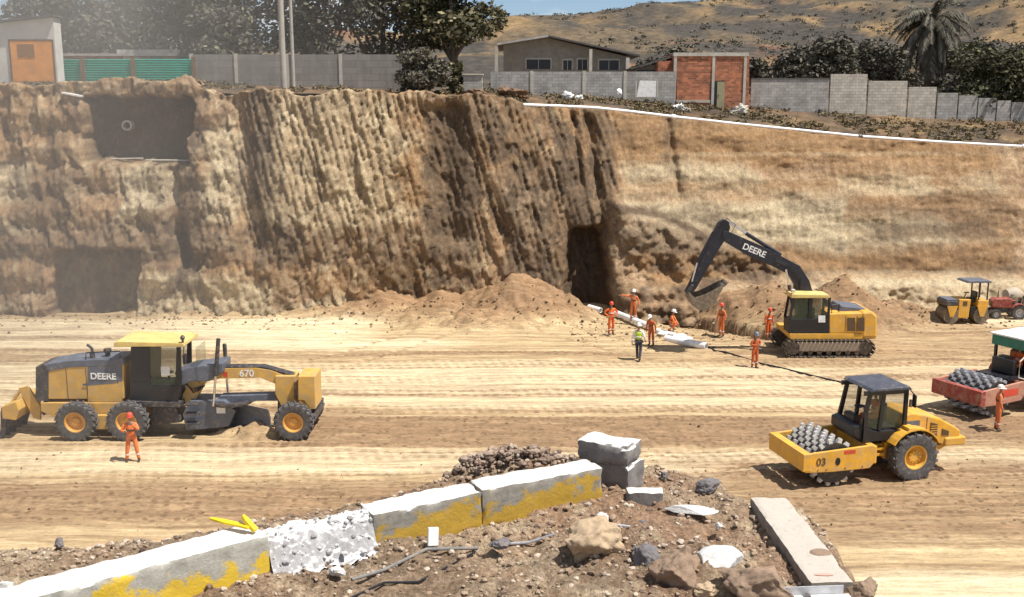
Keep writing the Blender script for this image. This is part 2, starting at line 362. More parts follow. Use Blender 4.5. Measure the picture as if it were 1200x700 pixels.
Rm = np.maximum(Rm, zoneB * 0.38 * (grv2 > 0.72) * ss(2.5, 4.5, Zc))  # shade between the scraped ridges, painted as dark streaks in the grooves
Rm = np.maximum(Rm, .8 * np.exp(-((Zc - (8.1 - .33 * U) + (fbm(U * .6, Zc * .2, 17) - .5) * .8) / .28) ** 2) * ss(4, 6, U) * (1 - ss(11, 15, U)))  # dark line coloured along the upper edge of the bank
Gm = 0
for b in ((0, 66, 190, 225, .55), (0, 60, 245, 262, .6), (150, 222, 190, 250, .65), (245, 292, 150, 250, .5), (300, 480, 110, 260, .35), (160, 340, 310, 345, .55), (150, 420, 340, 380, .5), (0, 60, 340, 372, .5),
          (730, 900, 192, 215, .55), (730, 1010, 235, 288, .70), (1000, 1130, 250, 290, .45), (1000, 1130, 205, 228, .35), (900, 1200, 318, 350, .45), (1150, 1200, 210, 218, .5)):
    Gm = np.maximum(Gm, 1.15 * b[4] * bx_mask(U + (fbm(Zc * .7, U * .3, 27) - .5) * 3.0, Zc + (fbm(U * .3, Zc * .5, 22) - .5) * 1.4, *b[:4]))
Gm = Gm * (1 - .75 * bnk); Rm = np.maximum(Rm, bnk * .5 * ss(.42, .6, fbm(U * .8, Zc * 1.6, 821, 4)))
Rm = np.clip(Rm + left * ((f2 > .78) * .25 + (f3 > .85) * .2), 0, 1); Gm = np.clip(Gm + left * ((f2 < .16) * .22 + (f3 < .12) * .25), 0, 1)  # set-back facets coloured darker, proud ones paler
Bm = left * (f1 > .6) * .30
for b in ((0, 110, 100, 190, .5), (0, 130, 225, 330, .45), (150, 380, 290, 320, .55), (430, 500, 150, 260, .45), (560, 620, 130, 200, .5), (640, 1200, 120, 196, .6), (700, 1200, 214, 236, .45), (1010, 1200, 196, 300, .4), (600, 700, 110, 150, .5), (750, 1200, 285, 320, .7), (380, 520, 300, 390, .5)):
    Bm = np.maximum(Bm, b[4] * bx_mask(U + (fbm(Zc * .7, U * .3, 57) - .5) * 3.0, Zc + (fbm(U * .3, Zc * .5, 52) - .5) * 1.5, *b[:4]))
stl = vn(U * .04 + .3 * vn(U * .2, Zc, 5), Zc * 4.2 + .25 * U * 0, 611); stk = vn(U * .10, Zc * 2.0, 613)
Gm = np.clip(Gm * (1 - .0 * right) + right * (ss(.6, .85, stl) * .22) * (Zc < 9.0), 0, 1); Rm = np.clip(Rm + right * ss(.62, .85, stk) * .15, 0, 1)
vst = ss(.60, .82, vn(U * 1.1 + .2 * Zc, Zc * .12, 617)) * left; Rm = np.clip(Rm + vst * .22, 0, 1)
# bend the top rows back into the terrace
cap = 14
for k in range(1, cap + 1):
    t = k / cap
    row = lambda A, a: np.vstack([A, a[None, :]])
    Yn = Yc[cn - 1] + 3.0 * t + 0.0; Zn = Zc[cn - 1] * 1.0 - 0.0 * t + (fbm(U[0] * 2, U[0] * 0 + k * .4, 88) - .5) * 0.35 * (U[0] < 1) - 0.35 * t * t
    U = np.vstack([U, U[:1]]); Yc = np.vstack([Yc, Yn[None]]); Zc = np.vstack([Zc, Zn[None]])
    Rm = np.vstack([Rm, Rm[-1:] * 0.7]); Gm = np.vstack([Gm, Gm[-1:] * .9]); Bm = np.vstack([Bm, Bm[-1:]])
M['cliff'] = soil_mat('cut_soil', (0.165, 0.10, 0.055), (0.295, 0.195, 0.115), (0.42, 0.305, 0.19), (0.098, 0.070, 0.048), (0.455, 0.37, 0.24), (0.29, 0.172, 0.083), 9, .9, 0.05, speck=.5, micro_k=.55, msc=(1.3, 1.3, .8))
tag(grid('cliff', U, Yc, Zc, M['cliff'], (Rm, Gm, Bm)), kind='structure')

# pit floor
fx = np.concatenate([np.arange(-75, -36, 0.8), np.arange(-36, 36, 0.13), np.arange(36, 75, 0.8)])
fy = np.concatenate([np.arange(2, 22, 0.6), np.arange(22, 63, 0.13)])
X, Y = np.meshgrid(fx, fy)
def lines(Y, X, s, fr): return vn(X * 0.035 + s, Y * fr + (vn(X * .05, Y * .1, s) * 1.2), s)
wob = (fbm(X * 0.09, Y * 0.15, 5, 3) - .5) * 3
def band(y0, y1, x0, x1, soft=0.5): return ss(y0 - soft, y0 + soft, Y + wob * .6) * (1 - ss(y1 - soft, y1 + soft, Y + wob * .6)) * ss(x0 - 2, x0 + 2, X) * (1 - ss(x1 - 2, x1 + 2, X))
br = np.maximum.reduce([band(34.6, 38.3, -9, 80) * .75, band(27.4, 31.0, -80, 5) * .62, band(27.0, 33.0, 6, 80) * .62, band(47.6, 48.3, -80, 6, .2) * .45, band(41.2, 41.6, -80, 80, .15) * .3, band(51.2, 52.6, -80, -16, .3) * .4, band(38.4, 39.3, -40, -5, .3) * .55, band(43, 46, 14, 60, .6) * .3, band(24.8, 25.4, 8, 80, .3) * .3, band(47, 56, 10, 60, .8) * .3])
trk = lines(Y, X, 31, 9.0); st = lines(Y, X, 3, 1.7); st2 = lines(Y, X, 9, 4.2)
arc = 0
for ax_, ay_, ar_, a0_, a1_ in ((-30, 66, 27.5, -14, 12), (30, 0, 46, 12, 60), (40, 80, 44.5, -8, 20), (-10, 90, 57.8, -30, 30), (10, 20, 30, 8, 40)):
    for off in (0, 2.1): arc = np.maximum(arc, np.exp(-((np.hypot(X - ax_, Y - ay_) - ar_ - off) / .17) ** 2) * ss(a0_ - 3, a0_ + 3, X) * (1 - ss(a1_ - 3, a1_ + 3, X)))
trd = 0
for y0_, sl_, xa_, xb_ in ((36.9, .01, -34, 20), (34.3, -.015, -34, 6), (39.4, .0, -30, 30), (33.3, .03, 2, 36), (29.0, -.01, -30, 34), (31.6, .02, -34, 34), (44.0, .02, -20, 34), (46.5, -.01, -30, 30), (26.6, .0, 4, 34), (41.5, .015, -34, 20)):
    for off in (0, .5, 2.1, 2.6)[:4 if y0_ > 30 else 2]: trd = np.maximum(trd, np.exp(-((Y - y0_ - sl_ * X - .35 * (vn(X * .06, X * 0 + y0_, 8) - .5) - off) / .16) ** 2) * ss(xa_ - 3, xa_ + 3, X) * (1 - ss(xb_ - 3, xb_ + 3, X)) * (.35 + .65 * vn(X * .12, X * 0 + off + y0_, 18)))
cleat = (np.sin((X + Y * .3) * 14) > .1) * 1.0
br = np.clip(br * (.55 + .6 * st2) + ss(.60, .78, trk) * .30 + ss(.68, .8, st) * .18 + np.maximum(arc * .45, trd * .8) * (.25 + .55 * cleat), 0, 1)
Z = (fbm(X * .3, Y * .3, 2, 3) - .5) * .16 + (st2 - .5) * .05 + (st - .5) * .08
rough = np.clip(br * 1.3, 0, 1) * (Y < 56)
imp = np.abs(np.sin(X * 9.0 + 2 * vn(X * .4, Y * 2, 4))) * np.abs(np.sin(Y * 8.0 + vn(X * .3, Y, 6) * 2))
Z += -np.maximum(arc, trd) * .07 + (trk - .5) * .035
Z += rough * (0.10 * (fbm(X * 2.4, Y * 2.4, 13, 3) - .5) + 0.06 * imp)
def heap(x, y, h, rx, ry, s=1.3, seed=1):
    d = np.sqrt(((X - x) / rx) ** 2 + ((Y - y) / ry) ** 2 + .03) + (fbm(X * .7, Y * .7, seed, 4) - .5) * .30
    return h * np.clip(1 - d, 0, 1) ** s
heaps = [(gr(303, 512).x, gr(303, 512).y, .75, 1.0, .6), (gr(285, 508).x, gr(285, 508).y, .45, 1.3, .5), (0.4, 58.2, 2.8, 5.6, 4.2), (-4.0, 58.2, 1.5, 4.6, 3.8), (-8.2, 59.8, 2.9, 5.4, 4.4), (-13.0, 58.8, 1.0, 5.0, 2.4), (-18.5, 58.7, 1.3, 5.5, 2.2), (-1.5, 55.5, 1.0, 6, 2.6),
         (18.4, 55.8, 2.9, 5.2, 3.2), (22.0, 57.2, 1.1, 4.0, 2.4), (14.5, 57.6, 2.3, 5.5, 2.8), (9.8, 59.4, 2.2, 4.2, 2.2), (12.2, 58.0, 1.7, 3.4, 2.0)]
H = 0
for i, h in enumerate(heaps): H = np.maximum(H, heap(*h, seed=100 + i))
H = H + (H > .1) * (0.55 * (fbm(X * 1.2, Y * 1.2, 201, 4) - .5) + .30 * (fbm(X * 4, Y * 4, 211, 3) - .5))
# trench from the notch towards the excavator
tA, tB = gr(712, 364), gr(915, 392)
dx, dy = tB.x - tA.x, tB.y - tA.y; L2 = dx * dx + dy * dy
tt = np.clip(((X - tA.x) * dx + (Y - tA.y) * dy) / L2, -.12, 1.0)
td = np.sqrt((X - tA.x - tt * dx) ** 2 + (Y - tA.y - tt * dy) ** 2) + (fbm(X * 1.5, Y * 1.5, 301, 3) - .5) * .6
tr = 1 - ss(1.15, 1.5, td)
Z = Z + H * ss(1.5, 2.3, td) ; Z = Z - 1.9 * tr
hm = np.clip(H * 1.2, 0, 1)
Rf = np.clip(br * (1 - hm) + .45 * hm * ss(.5, .62, fbm(X * .8, Y * .8, 401, 3)) + .35 * hm * ss(4, 8, X) + 1.0 * tr, 0, 1)  # last term paints the shade of the trench walls as dark soil
Gf = np.maximum(band(49.3, 56.5, -80, -8, .6) * .75, band(39.8, 46.5, -80, 80) * .45) * (1 - hm); Gf = np.maximum(Gf, band(20, 24.8, 8, 80) * .6)
Gf = np.maximum(Gf, band(31.4, 34.2, 0, 80, .4) * .5); Gf = np.maximum(Gf, ss(25, 27, X) * band(54.5, 57, 20, 80, .4) * .9) ; Gf = np.maximum(Gf, band(32, 34.4, -80, 0, .4) * .45)
Gf = np.maximum(Gf, band(49, 52, -20, -3, .3) * .6) * (0.7 + .8 * st)
Bf = np.maximum(.85 * hm, .35 * br) * (1 - tr)
M['floor'] = soil_mat('pit_floor_soil', (0.30, 0.205, 0.115), (0.44, 0.325, 0.185), (0.52, 0.405, 0.24), (0.25, 0.16, 0.092), (0.62, 0.51, 0.335), (0.27, 0.165, 0.09), 7, 0.7, 0.06, (0.12, 2.4, 1), 0.35, True, 2.6, .6, (.22, 1.8, 1))
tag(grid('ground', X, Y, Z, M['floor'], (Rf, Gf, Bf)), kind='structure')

# terrace above the cut and the hills beyond, one sheet
ys = np.concatenate([np.arange(0.4, 14, .35), np.arange(14, 60, 2.0), np.arange(60, 900, 7)])
us = np.linspace(-1, 1, 420)
Uu, Dd = np.meshgrid(us, ys)
Xh = Uu * (52 + 0.95 * Dd); Yh = crestY(Xh) + Dd
bP = [at(a, b, 72) for a, b in ((-400, 98), (200, 100), (560, 108), (620, 111), (700, 115), (800, 121), (900, 128), (1000, 134), (1100, 139), (1200, 143), (1500, 150))]
def baseZ(X): return np.interp(X, [p.x for p in bP], [p.z for p in bP])
def ground2(X, Y):
    d = Y - crestY(X); a = np.clip((d - .2) / 6.5, 0, 1)
    z = (crestZ(X) - 0.15) * (1 - a) + (baseZ(X) - .0) * a
    z = z + ss(14, 50, d) * (12.5 - z) 
    rid = np.interp(X, [-700, -300, -40, 20, 80, 150, 300, 700], [34, 34, 44, 54, 62, 70, 94, 120])
    k = ss(60, 560, d) ** 1.0
    hillz = (rid - 12) * k + (fbm(X * .008, Y * .008, 501, 5) - .5) * 26 * ss(60, 260, d) + (fbm(X * .03, Y * .03, 511, 4) - .5) * 9 * ss(60, 200, d)
    return z + hillz
Zh = ground2(Xh, Yh) + (fbm(Xh * .9, Yh * .9, 521, 3) - .5) * .25 * (Dd < 20)
n1 = fbm(Xh * .03, Yh * .012, 531, 5); n2 = fbm(Xh * .05, Yh * .03, 541, 5)
hill = ss(60, 130, Dd)
Rh = np.clip(hill * (ss(.40, .60, n2) * .8), 0, 1); Gh = np.clip(hill * ss(.52, .64, n1) * .6, 0, 1); Bh = np.clip(hill * .6 * ss(.54, .64, fbm(Xh * .03 + 9, Yh * .02, 551, 4)) + (1 - hill) * .15, 0, 1)
Rh = np.maximum(Rh, (1 - hill) * .45 * ss(.42, .6, fbm(Xh * .5, Yh * .5, 561, 4))); Gh = np.maximum(Gh, (1 - hill) * .5 * ss(.5, .65, fbm(Xh * .7, Yh * .9, 571, 4)))
M['hills'] = soil_mat('dry_hillside', (0.075, 0.062, 0.044), (0.115, 0.088, 0.058), (0.16, 0.115, 0.07), (0.058, 0.052, 0.045), (0.24, 0.16, 0.08), (0.23, 0.11, 0.06), .5, 0.6, 0.6, (.16, .16, .16), 0.3, micro_s=.35)
tag(grid('hills', Xh, Yh, Zh, M['hills'], (Rh, Gh, Bh)), kind='structure')
def gz(x, y): return float(ground2(np.array([float(x)]), np.array([float(y)]))[0])

# foreground embankment
edge_px = [(-500, 640), (-60, 640), (0, 636), (110, 634), (200, 622), (330, 600), (430, 583), (535, 556), (560, 540), (640, 531), (700, 530), (770, 541), (838, 556), (868, 580), (900, 586), (938, 588), (965, 615), (1003, 682), (1040, 745), (1100, 950)]
ed = [gr(a, b, 8.0) for a, b in edge_px]
gx = np.arange(-9, 6.5, 0.032); gy = np.arange(3.2, 13.6, 0.032)
GX, GY = np.meshgrid(gx, gy)
dist = np.full(GX.shape, 1e9)
for a, b in zip(ed[:-1], ed[1:]):
    ex, ey = b.x - a.x, b.y - a.y; t = np.clip(((GX - a.x) * ex + (GY - a.y) * ey) / (ex * ex + ey * ey), 0, 1)
    dist = np.minimum(dist, np.hypot(GX - a.x - t * ex, GY - a.y - t * ey))
poly = [(p.x, p.y) for p in ed] + [(ed[-1].x, -5), (ed[0].x, -5)]
inside = np.zeros(GX.shape, bool)
for (x1, y1), (x2, y2) in zip(poly, poly[1:] + poly[:1]):
    if y1 == y2: continue
    c_ = ((y1 > GY) != (y2 > GY)) & (GX < (x2 - x1) * (GY - y1) / (y2 - y1) + x1); inside ^= c_
sd_ = np.where(inside, -dist, dist) + (fbm(GX * 2.2, GY * 2.2, 601, 3) - .5) * .18
def mound_noise(x, y): return (fbm(x * .9, y * .9, 611, 4) - .5) * .30 + (fbm(x * 5, y * 5, 621, 4) - .5) * .10
GZ = 7.97 + mound_noise(GX, GY) * ss(0, .8, -sd_) + (fbm(GX * 10, GY * 10, 631, 3) - .5) * .12 - np.clip(sd_, 0, 20) * 2.3 - .04 * ss(-.25, .1, sd_)
# rubble ridge behind the kerb
rb = np.exp(-(((GX + .02) / .6) ** 2 + ((GY - 10.75) / .28) ** 2)) * .20 ; GZ += rb * (sd_ < .5)
rk = np.exp(-(((GX - 1.75) / .6) ** 2 + ((GY - 8.3) / .45) ** 2)) * .16; GZ += rk
GZ = np.maximum(GZ, -.5)
rm = .4 * ss(.45, .7, fbm(GX * 1.3, GY * 1.3, 641, 5)); pm = .5 * ss(.45, .7, fbm(GX * 3, GY * 3, 651, 4)); bm_ = ss(.4, .7, fbm(GX * .8, GY * .8, 661, 4)) * .6
M['bank'] = soil_mat('embankment_soil', (0.24, 0.165, 0.105), (0.38, 0.275, 0.18), (0.50, 0.385, 0.265), (0.18, 0.12, 0.08), (0.52, 0.42, 0.29), (0.31, 0.19, 0.12), 30, 1.0, 0.05, (4, 4, 4), 0.6, micro_s=17, micro_k=.9)
tag(grid('embankment', GX, GY, GZ, M['bank'], (rm, pm, bm_)), kind='structure')
def bz(x, y):
    i = int(np.clip(round((y - gy[0]) / .032), 0, len(gy) - 1)); j = int(np.clip(round((x - gx[0]) / .032), 0, len(gx) - 1)); return float(GZ[i, j])
def fz(x, y):
    i = int(np.clip(np.searchsorted(fy, y), 0, len(fy) - 1)); j = int(np.clip(np.searchsorted(fx, x), 0, len(fx) - 1)); return float(Z[i, j])
# ============================================================ BUILDINGS AND WALLS ON THE TERRACE
def wallmat(name, col, mortar, bw, bh, var=0.25, stain=(0.1, 0.09, 0.08), st=0.5, axis_flip=True):
    m, n, b = newmat(name)
    t = n.nodes.new('ShaderNodeTexCoord'); s_ = n.nodes.new('ShaderNodeSeparateXYZ'); c_ = n.nodes.new('ShaderNodeCombineXYZ')
    n.links.new(t.outputs['Object'], s_.inputs[0]); n.links.new(s_.outputs[0], c_.inputs[0]); n.links.new(s_.outputs[2], c_.inputs[1])
    k = n.nodes.new('ShaderNodeTexBrick'); n.links.new(c_.outputs[0], k.inputs[0]); k.inputs['Scale'].default_value = 1
    k.inputs['Brick Width'].default_value = bw; k.inputs['Row Height'].default_value = bh; k.inputs['Mortar Size'].default_value = bh * .07
    k.inputs['Color1'].default_value = (*sc(col, 1 - var), 1); k.inputs['Color2'].default_value = (*sc(col, 1 + var), 1); k.inputs['Mortar'].default_value = (*mortar, 1)
    c = mix(n, ramp(n, noise(n, .9, 9, .75), [(0.40, 0), (0.66, st)]), k.outputs[0], stain)
    c = mix(n, ramp(n, noise(n, 1.3, 8, .7, sc=(1.6, 1, .35)), [(0.50, 0), (0.66, .35)]), c, sc(col, 1.5))
    n.links.new(c, b.inputs['Base Color']); b.inputs['Roughness'].default_value = .9; bump(n, b, k.outputs['Fac'], -.4, .02)
    return m
M['block'] = wallmat('grey_block', (0.38, 0.36, 0.335), (0.25, 0.235, 0.215), .4, .2, .16, st=.45)
M['paleblock'] = wallmat('pale_block', (0.50, 0.455, 0.385), (0.30, 0.28, 0.25), .4, .2, .15, st=.35)
M['dimblock'] = wallmat('weathered_block', (0.24, 0.22, 0.20), (0.20, 0.18, 0.17), .9, .42, .12, st=.3)
M['brick'] = wallmat('red_brick', (0.44, 0.15, 0.07), (0.36, 0.26, 0.18), .3, .14, .5, (.13, .06, .045), .7)
M['plaster'] = mat('bare_plaster', (0.36, 0.315, 0.255), .9, 0, .35, 1.4, (.20, .17, .14))
M['whitewash'] = mat('whitewash', (0.62, 0.60, 0.56), .85, 0, .3, 1.0, (.38, .34, .28))
M['concrete'] = mat('concrete', (0.46, 0.43, 0.37), .9, 0, .3, 2.0, (.25, .22, .18), .01)
M['roofsheet'] = mat('fibre_cement_roof', (0.50, 0.47, 0.44), .85, 0, .4, 1.2, (.24, .2, .17))
M['darkroof'] = mat('dark_roof_sheet', (0.09, 0.085, 0.085), .8, 0, .3, 1.2, (.2, .17, .14))
M['opening'] = mat('dark_opening', (0.025, 0.025, 0.03), .4, 0, 0, 2)
M['frame'] = mat('pale_frame', (0.55, 0.50, 0.42), .8, 0, .2, 3)
M['plywood'] = mat('orange_board', (0.72, 0.30, 0.07), .6, 0, .15, 1.5, (.5, .25, .1))
M['brownboard'] = mat('brown_board', (0.26, 0.12, 0.04), .6, 0, .1, 3)
M['greensheet'] = mat('green_sheet', (0.01, 0.33, 0.24), .45, 0, .10, 1.2, (.10, .25, .2))
M['rust'] = mat('rusty_post', (0.16, 0.09, 0.05), .8, 0, .2, 3)
M['door'] = mat('weathered_door', (0.30, 0.27, 0.16), .8, 0, .3, 3)
M['pipewhite'] = mat('white_pipe', (0.80, 0.80, 0.79), .4, 0, .12, 1.5, (.45, .38, .3))
M['polewood'] = mat('concrete_pole', (0.36, 0.33, 0.29), .85, 0, .2, 2, (.2, .18, .15))

def pw(x0, x1, ytop, ybot, Y):     # extents in metres of an upright face at distance Y
    a = at(x0, ybot, Y); b = at(x1, ytop, Y); return a.x, b.x, a.z, b.z
# white shack at the left
Y0 = 65.0; x0, x1, z0, z1 = pw(-90, 62, 20, 98, Y0)
t = thing('shack', 'whitewashed shack with an orange board over its doorway, left of the green fence', 'shack', (0, Y0, 0))
zl = at(0, 27, Y0).z
rz_ = lambda x: z1 - (x1 - x) * (z1 - zl) / (x1 - at(0, 27, Y0).x)
MB().prism([(x0, z0 - .6), (x1, z0 - .6), (x1, z1), (x0, rz_(x0))], 0, 1.0).build('wall', 'whitewash', t)
MB().prism([(x0 - .3, rz_(x0) + .003), (x1 + .15, z1 + .003), (x1 + .15, z1 + .14), (x0 - .3, rz_(x0) + .14)], -.3, 1.1).build('roof', 'darkroof', t)
a = pw(16, 61, 48, 96, Y0)
o = MB().box(a[0], a[1], -.06, -.003, a[2], a[3]).build('door', 'plywood', t, .01)
b_ = pw(22, 40, 52, 67, Y0); MB().box(b_[0], b_[1], -.09, -.062, b_[2], b_[3]).build('shutter', 'brownboard', o)
MB().box(a[0] - .09, a[0], -.08, -.003, a[2], a[3] + .08).box(a[0], a[1] + .08, -.08, -.003, a[3] + .002, a[3] + .08).box(a[1] + .002, a[1] + .08, -.08, -.003, a[2], a[3]).build('door_frame', 'rust', o)
# green sheet fence
t = thing('sheet_fence', 'bright green corrugated metal fence beside the white shack', 'fence', (0, 66.5, 0))
xs = [64, 98, 157, 228]
for i in range(3):
    a = pw(xs[i], xs[i + 1], 70 - i * .3, 103, 66.5); m_ = MB(); nz = 14; prof = []
    for k in range(nz * 4 + 1):
        z = a[2] - .3 + (a[3] - a[2] + .3) * k / (nz * 4); prof.append((.035 * math.sin(k * math.pi / 2 + .3), z))
    v = [(a[0] + .03, y, z) for y, z in prof] + [(a[1] - .03, y, z) for y, z in prof] + [(a[0] + .03, y + .012, z) for y, z in prof] + [(a[1] - .03, y + .012, z) for y, z in prof]
    n_ = len(prof); f = [(k, k + 1, n_ + k + 1, n_ + k) for k in range(n_ - 1)] + [(2 * n_ + k, 3 * n_ + k, 3 * n_ + k + 1, 2 * n_ + k + 1) for k in range(n_ - 1)]
    m_.add(v, f).build('sheet_panel', 'greensheet', t)
for x in xs:
    a = pw(x - 1.2, x + 1.2, 67, 103, 66.5); MB().box(a[0], a[1], -.16, -.06, a[2] - .3, a[3]).build('post', 'rust', t)
# low building behind it
t = thing('low_building', 'long low building with a pale sheet roof behind the green fence', 'building', (0, 73, 0))
a = pw(72, 207, 66, 100, 73)
MB().box(a[0], a[1], 0, 4, a[2], a[3]).build('wall', 'brick', t)
MB().box(a[0] - .2, a[1] + .2, -.4, 4.3, a[3] + .003, a[3] + .16).build('roof', 'roofsheet', t)
b_ = pw(135, 209, 58, 63, 73); MB().box(b_[0], b_[1], .3, 3.6, a[3] + .165, b_[3]).build('upper_roof', 'roofsheet', t)
for q in ((145, 154), (156, 163), (176, 192)):
    c_ = pw(q[0], q[1], 63, 70, 73); MB().box(c_[0], c_[1], -.04, -.003, c_[2], a[3] - .02).build('window', 'frame' if q[0] < 170 else 'opening', t)
# grey panel wall behind the pole
def simple_wall(name, label, px0, px1, pyt, pyb, Y, m_, th=.18, ribs=(), group=None, capm=None):
    t = thing(name, label, 'wall', (at(px0, pyb, Y).x, Y, at(px0, pyb, Y).z), 0, group)
    a = at(px0, pyb, Y); b = at(px1, pyt, Y); W = b.x - a.x; Hh = b.z - a.z
    MB().box(0, W, 0, th, -.8, Hh).build('wall_face', m_, t)
    for r in ribs:
        x = at(r, pyb, Y).x - a.x; MB().box(x - .1, x + .1, -.05, th + .03, -.8, Hh + .05).build('pillar', 'concrete', t)
    if capm: MB().box(-.03, W + .03, -.04, th + .04, Hh + .003, Hh + .07).build('coping', capm, t)
    return t
simple_wall('panel_wall', 'long grey precast panel wall under the dark trees', 226, 470, 64, 110, 68, 'dimblock', ribs=(226, 278, 338, 400))
simple_wall('block_wall', 'grey block wall in front of the gabled house', 575, 792, 84, 116, 71, 'block', ribs=(623, 684, 732))
simple_wall('block_wall', 'grey block wall between the red brick building and the stepped wall', 879, 972, 93, 131, 72.3, 'block', capm='darkroof')
steps = [(972, 1016, 87, 124), (1016, 1063, 95, 134), (1063, 1097, 102, 138), (1097, 1122, 109, 139), (1122, 1145, 112, 140), (1145, 1167, 115, 141), (1167, 1184, 118, 142), (1184, 1202, 120, 142), (1202, 1240, 123, 143)]
t = thing('stepped_wall', 'pale block wall whose top steps down to the right edge', 'wall', (0, 73, 0))
for i, s_ in enumerate(steps):
    a = pw(s_[0], s_[1], s_[2], s_[3], 73 - i * .02)
    MB().box(a[0] + .001, a[1] + .05, -i * .025, .2 - i * .025, a[2] - .7, a[3]).build('wall_section', 'paleblock' if i < 3 else 'block', t)
# small items in front of the house wall
a = pw(543, 565, 88, 103, 65); t = thing('shed', 'small grey block shed left of the house wall', 'shed', (0, 65, 0))
MB().box(a[0], a[1], 0, 1.2, a[2] - .6, a[3]).build('wall', 'block', t); MB().box(a[0] - .06, a[1] + .06, -.08, 1.3, a[3] + .003, a[3] + .07).build('roof', 'frame', t)
for (p0, p1, y0_, y1_, la) in ((746, 770, 95, 112, 'large white board leaning against the block wall'), (720, 729, 104, 115, 'small white sack upright beside the large white board')):
    a = pw(p0, p1, y0_, y1_, 70.6 if p0 > 740 else 70); m_ = MB()
    if p0 > 740:
        t = thing('board', la, 'board', (0, 70.6, 0))
        MB().prism([(a[0], a[2] - .1), (a[1], a[2] - .1), (a[1] - .05, a[3]), (a[0] + .2, a[3] + .03)], 0, .08).build('panel', 'white', t)
        MB().box(a[0] - .08, a[0] - .01, -.03, .1, a[2] - .1, a[3] + .04).build('edge_strip', 'frame', t); MB().box(a[1] + .01, a[1] + .08, -.03, .1, a[2] - .1, a[3] + .02).build('edge_strip', 'frame', t)
    else:
        me = rockmesh(((a[1] - a[0]) / 2, .25, (a[3] - a[2]) / 2 + .08), 91); me.materials.append(M['white']); o = bpy.data.objects.new('sack', me); C.objects.link(o)
        o.location = ((a[0] + a[1]) / 2, 70, (a[2] + a[3]) / 2); tag(o, la, 'sack')
# gabled house
Yh_ = 78; t = thing('gabled_house', 'unplastered grey house with a wide low gabled roof', 'house', (0, Yh_, 0))
P = lambda x, y, Y=Yh_: (at(x, y, Y).x, at(x, y, Y).z)
MB().prism([P(590, 110), P(737, 110), P(737, 67), P(642, 44.5), P(590, 53)], 0, 8).build('wall', 'plaster', t)
def slab(p, q, th, y0, y1, name, m_, par): MB().prism([p, q, (q[0], q[1] + th), (p[0], p[1] + th)], y0, y1).build(name, m_, par)
slab(P(583, 53.8), P(642, 44.3), .14, -1.0, 9, 'roof', 'roofsheet', t)
slab((P(642, 44.3)[0] + .003, P(642, 44.3)[1]), P(748, 67), .12, -1.0, 9, 'roof', 'darkroof', t)
for q in ((617, 645, 70, 81), (660, 670, 71, 82), (677, 688, 70, 82), (702, 725, 71, 82)):
    a = pw(*q, Yh_); o = MB().box(a[0], a[1], -.03, -.003, a[2], a[3]).build('window', 'opening', t)
    MB().box(a[0] - .1, a[1] + .1, -.08, -.003, a[3] + .002, a[3] + .12).box(a[0] - .1, a[0] - .002, -.07, -.003, a[2], a[3]).box(a[1] + .002, a[1] + .1, -.07, -.003, a[2], a[3]).box((a[0] + a[1]) / 2 - .02, (a[0] + a[1]) / 2 + .02, -.05, -.031, a[2], a[3]).build('frame', 'frame', o)
for q in ((580, 583.5, 55, 100), (690, 694, 58, 84), (733, 737.5, 68, 84)):
    a = pw(*q, Yh_ - .9); MB().box(a[0], a[1], -1.1, -.8, a[2] - .5, a[3]).build('column', 'frame', t)
# lean-to beside brick building
t = thing('lean_to', 'dark lean-to shed between the house and the red brick building', 'shed', (0, 74, 0))
P2 = lambda x, y: P(x, y, 74)
MB().prism([P2(745, 110), P2(790, 110), P2(790, 71), P2(745, 80)], 0, 3).build('wall', 'plaster', t)
slab(P2(738, 82), P2(794, 66), .12, -.6, 3.4, 'roof', 'darkroof', t)
MB().box(P2(748, 0)[0], P2(786, 0)[0], -.03, -.003, P2(0, 96)[1], P2(0, 82)[1]).build('opening', 'opening', t)
# red brick building
Yb = 71.5; t = thing('brick_building', 'unfinished red brick building with a weathered door', 'building', (0, Yb, 0))
P3 = lambda x, y: P(x, y, Yb)
MB().prism([P3(793, 134), P3(878, 136), P3(878, 64.5), P3(793, 62.5)], 0, 5).build('wall', 'brick', t)
MB().prism([P3(774, 118), P3(792.6, 118), P3(792.6, 70), P3(774, 72)], 1.2, 4.5).build('wall', 'brick', t)
for x in (793.5, 839, 876.5): MB().box(P3(x - 1.6, 0)[0], P3(x + 1.6, 0)[0], -.05, -.003 if x == 839 else .2, P3(0, 136)[1], P3(0, 63.5)[1]).build('column', 'concrete', t)
MB().box(P3(791, 0)[0], P3(880, 0)[0], -.07, .3, P3(0, 66)[1], P3(0, 61.8)[1]).build('ring_beam', 'concrete', t)
MB().box(P3(795.5, 0)[0], P3(836, 0)[0], -.06, -.004, P3(0, 120.5)[1], P3(0, 117.5)[1]).build('footing', 'concrete', t)
MB().box(P3(836, 0)[0], P3(853, 0)[0], -.03, -.006, P3(0, 128)[1], P3(0, 95)[1]).build('opening', 'opening', t)
o = MB().box(P3(844, 0)[0], P3(853, 0)[0], -.10, -.05, P3(0, 127)[1], P3(0, 96)[1]).build('door', 'door', t)
MB().box(P3(845, 0)[0], P3(846, 0)[0], -.14, -.102, P3(0, 113)[1], P3(0, 111)[1]).build('handle', 'darksteel', o)
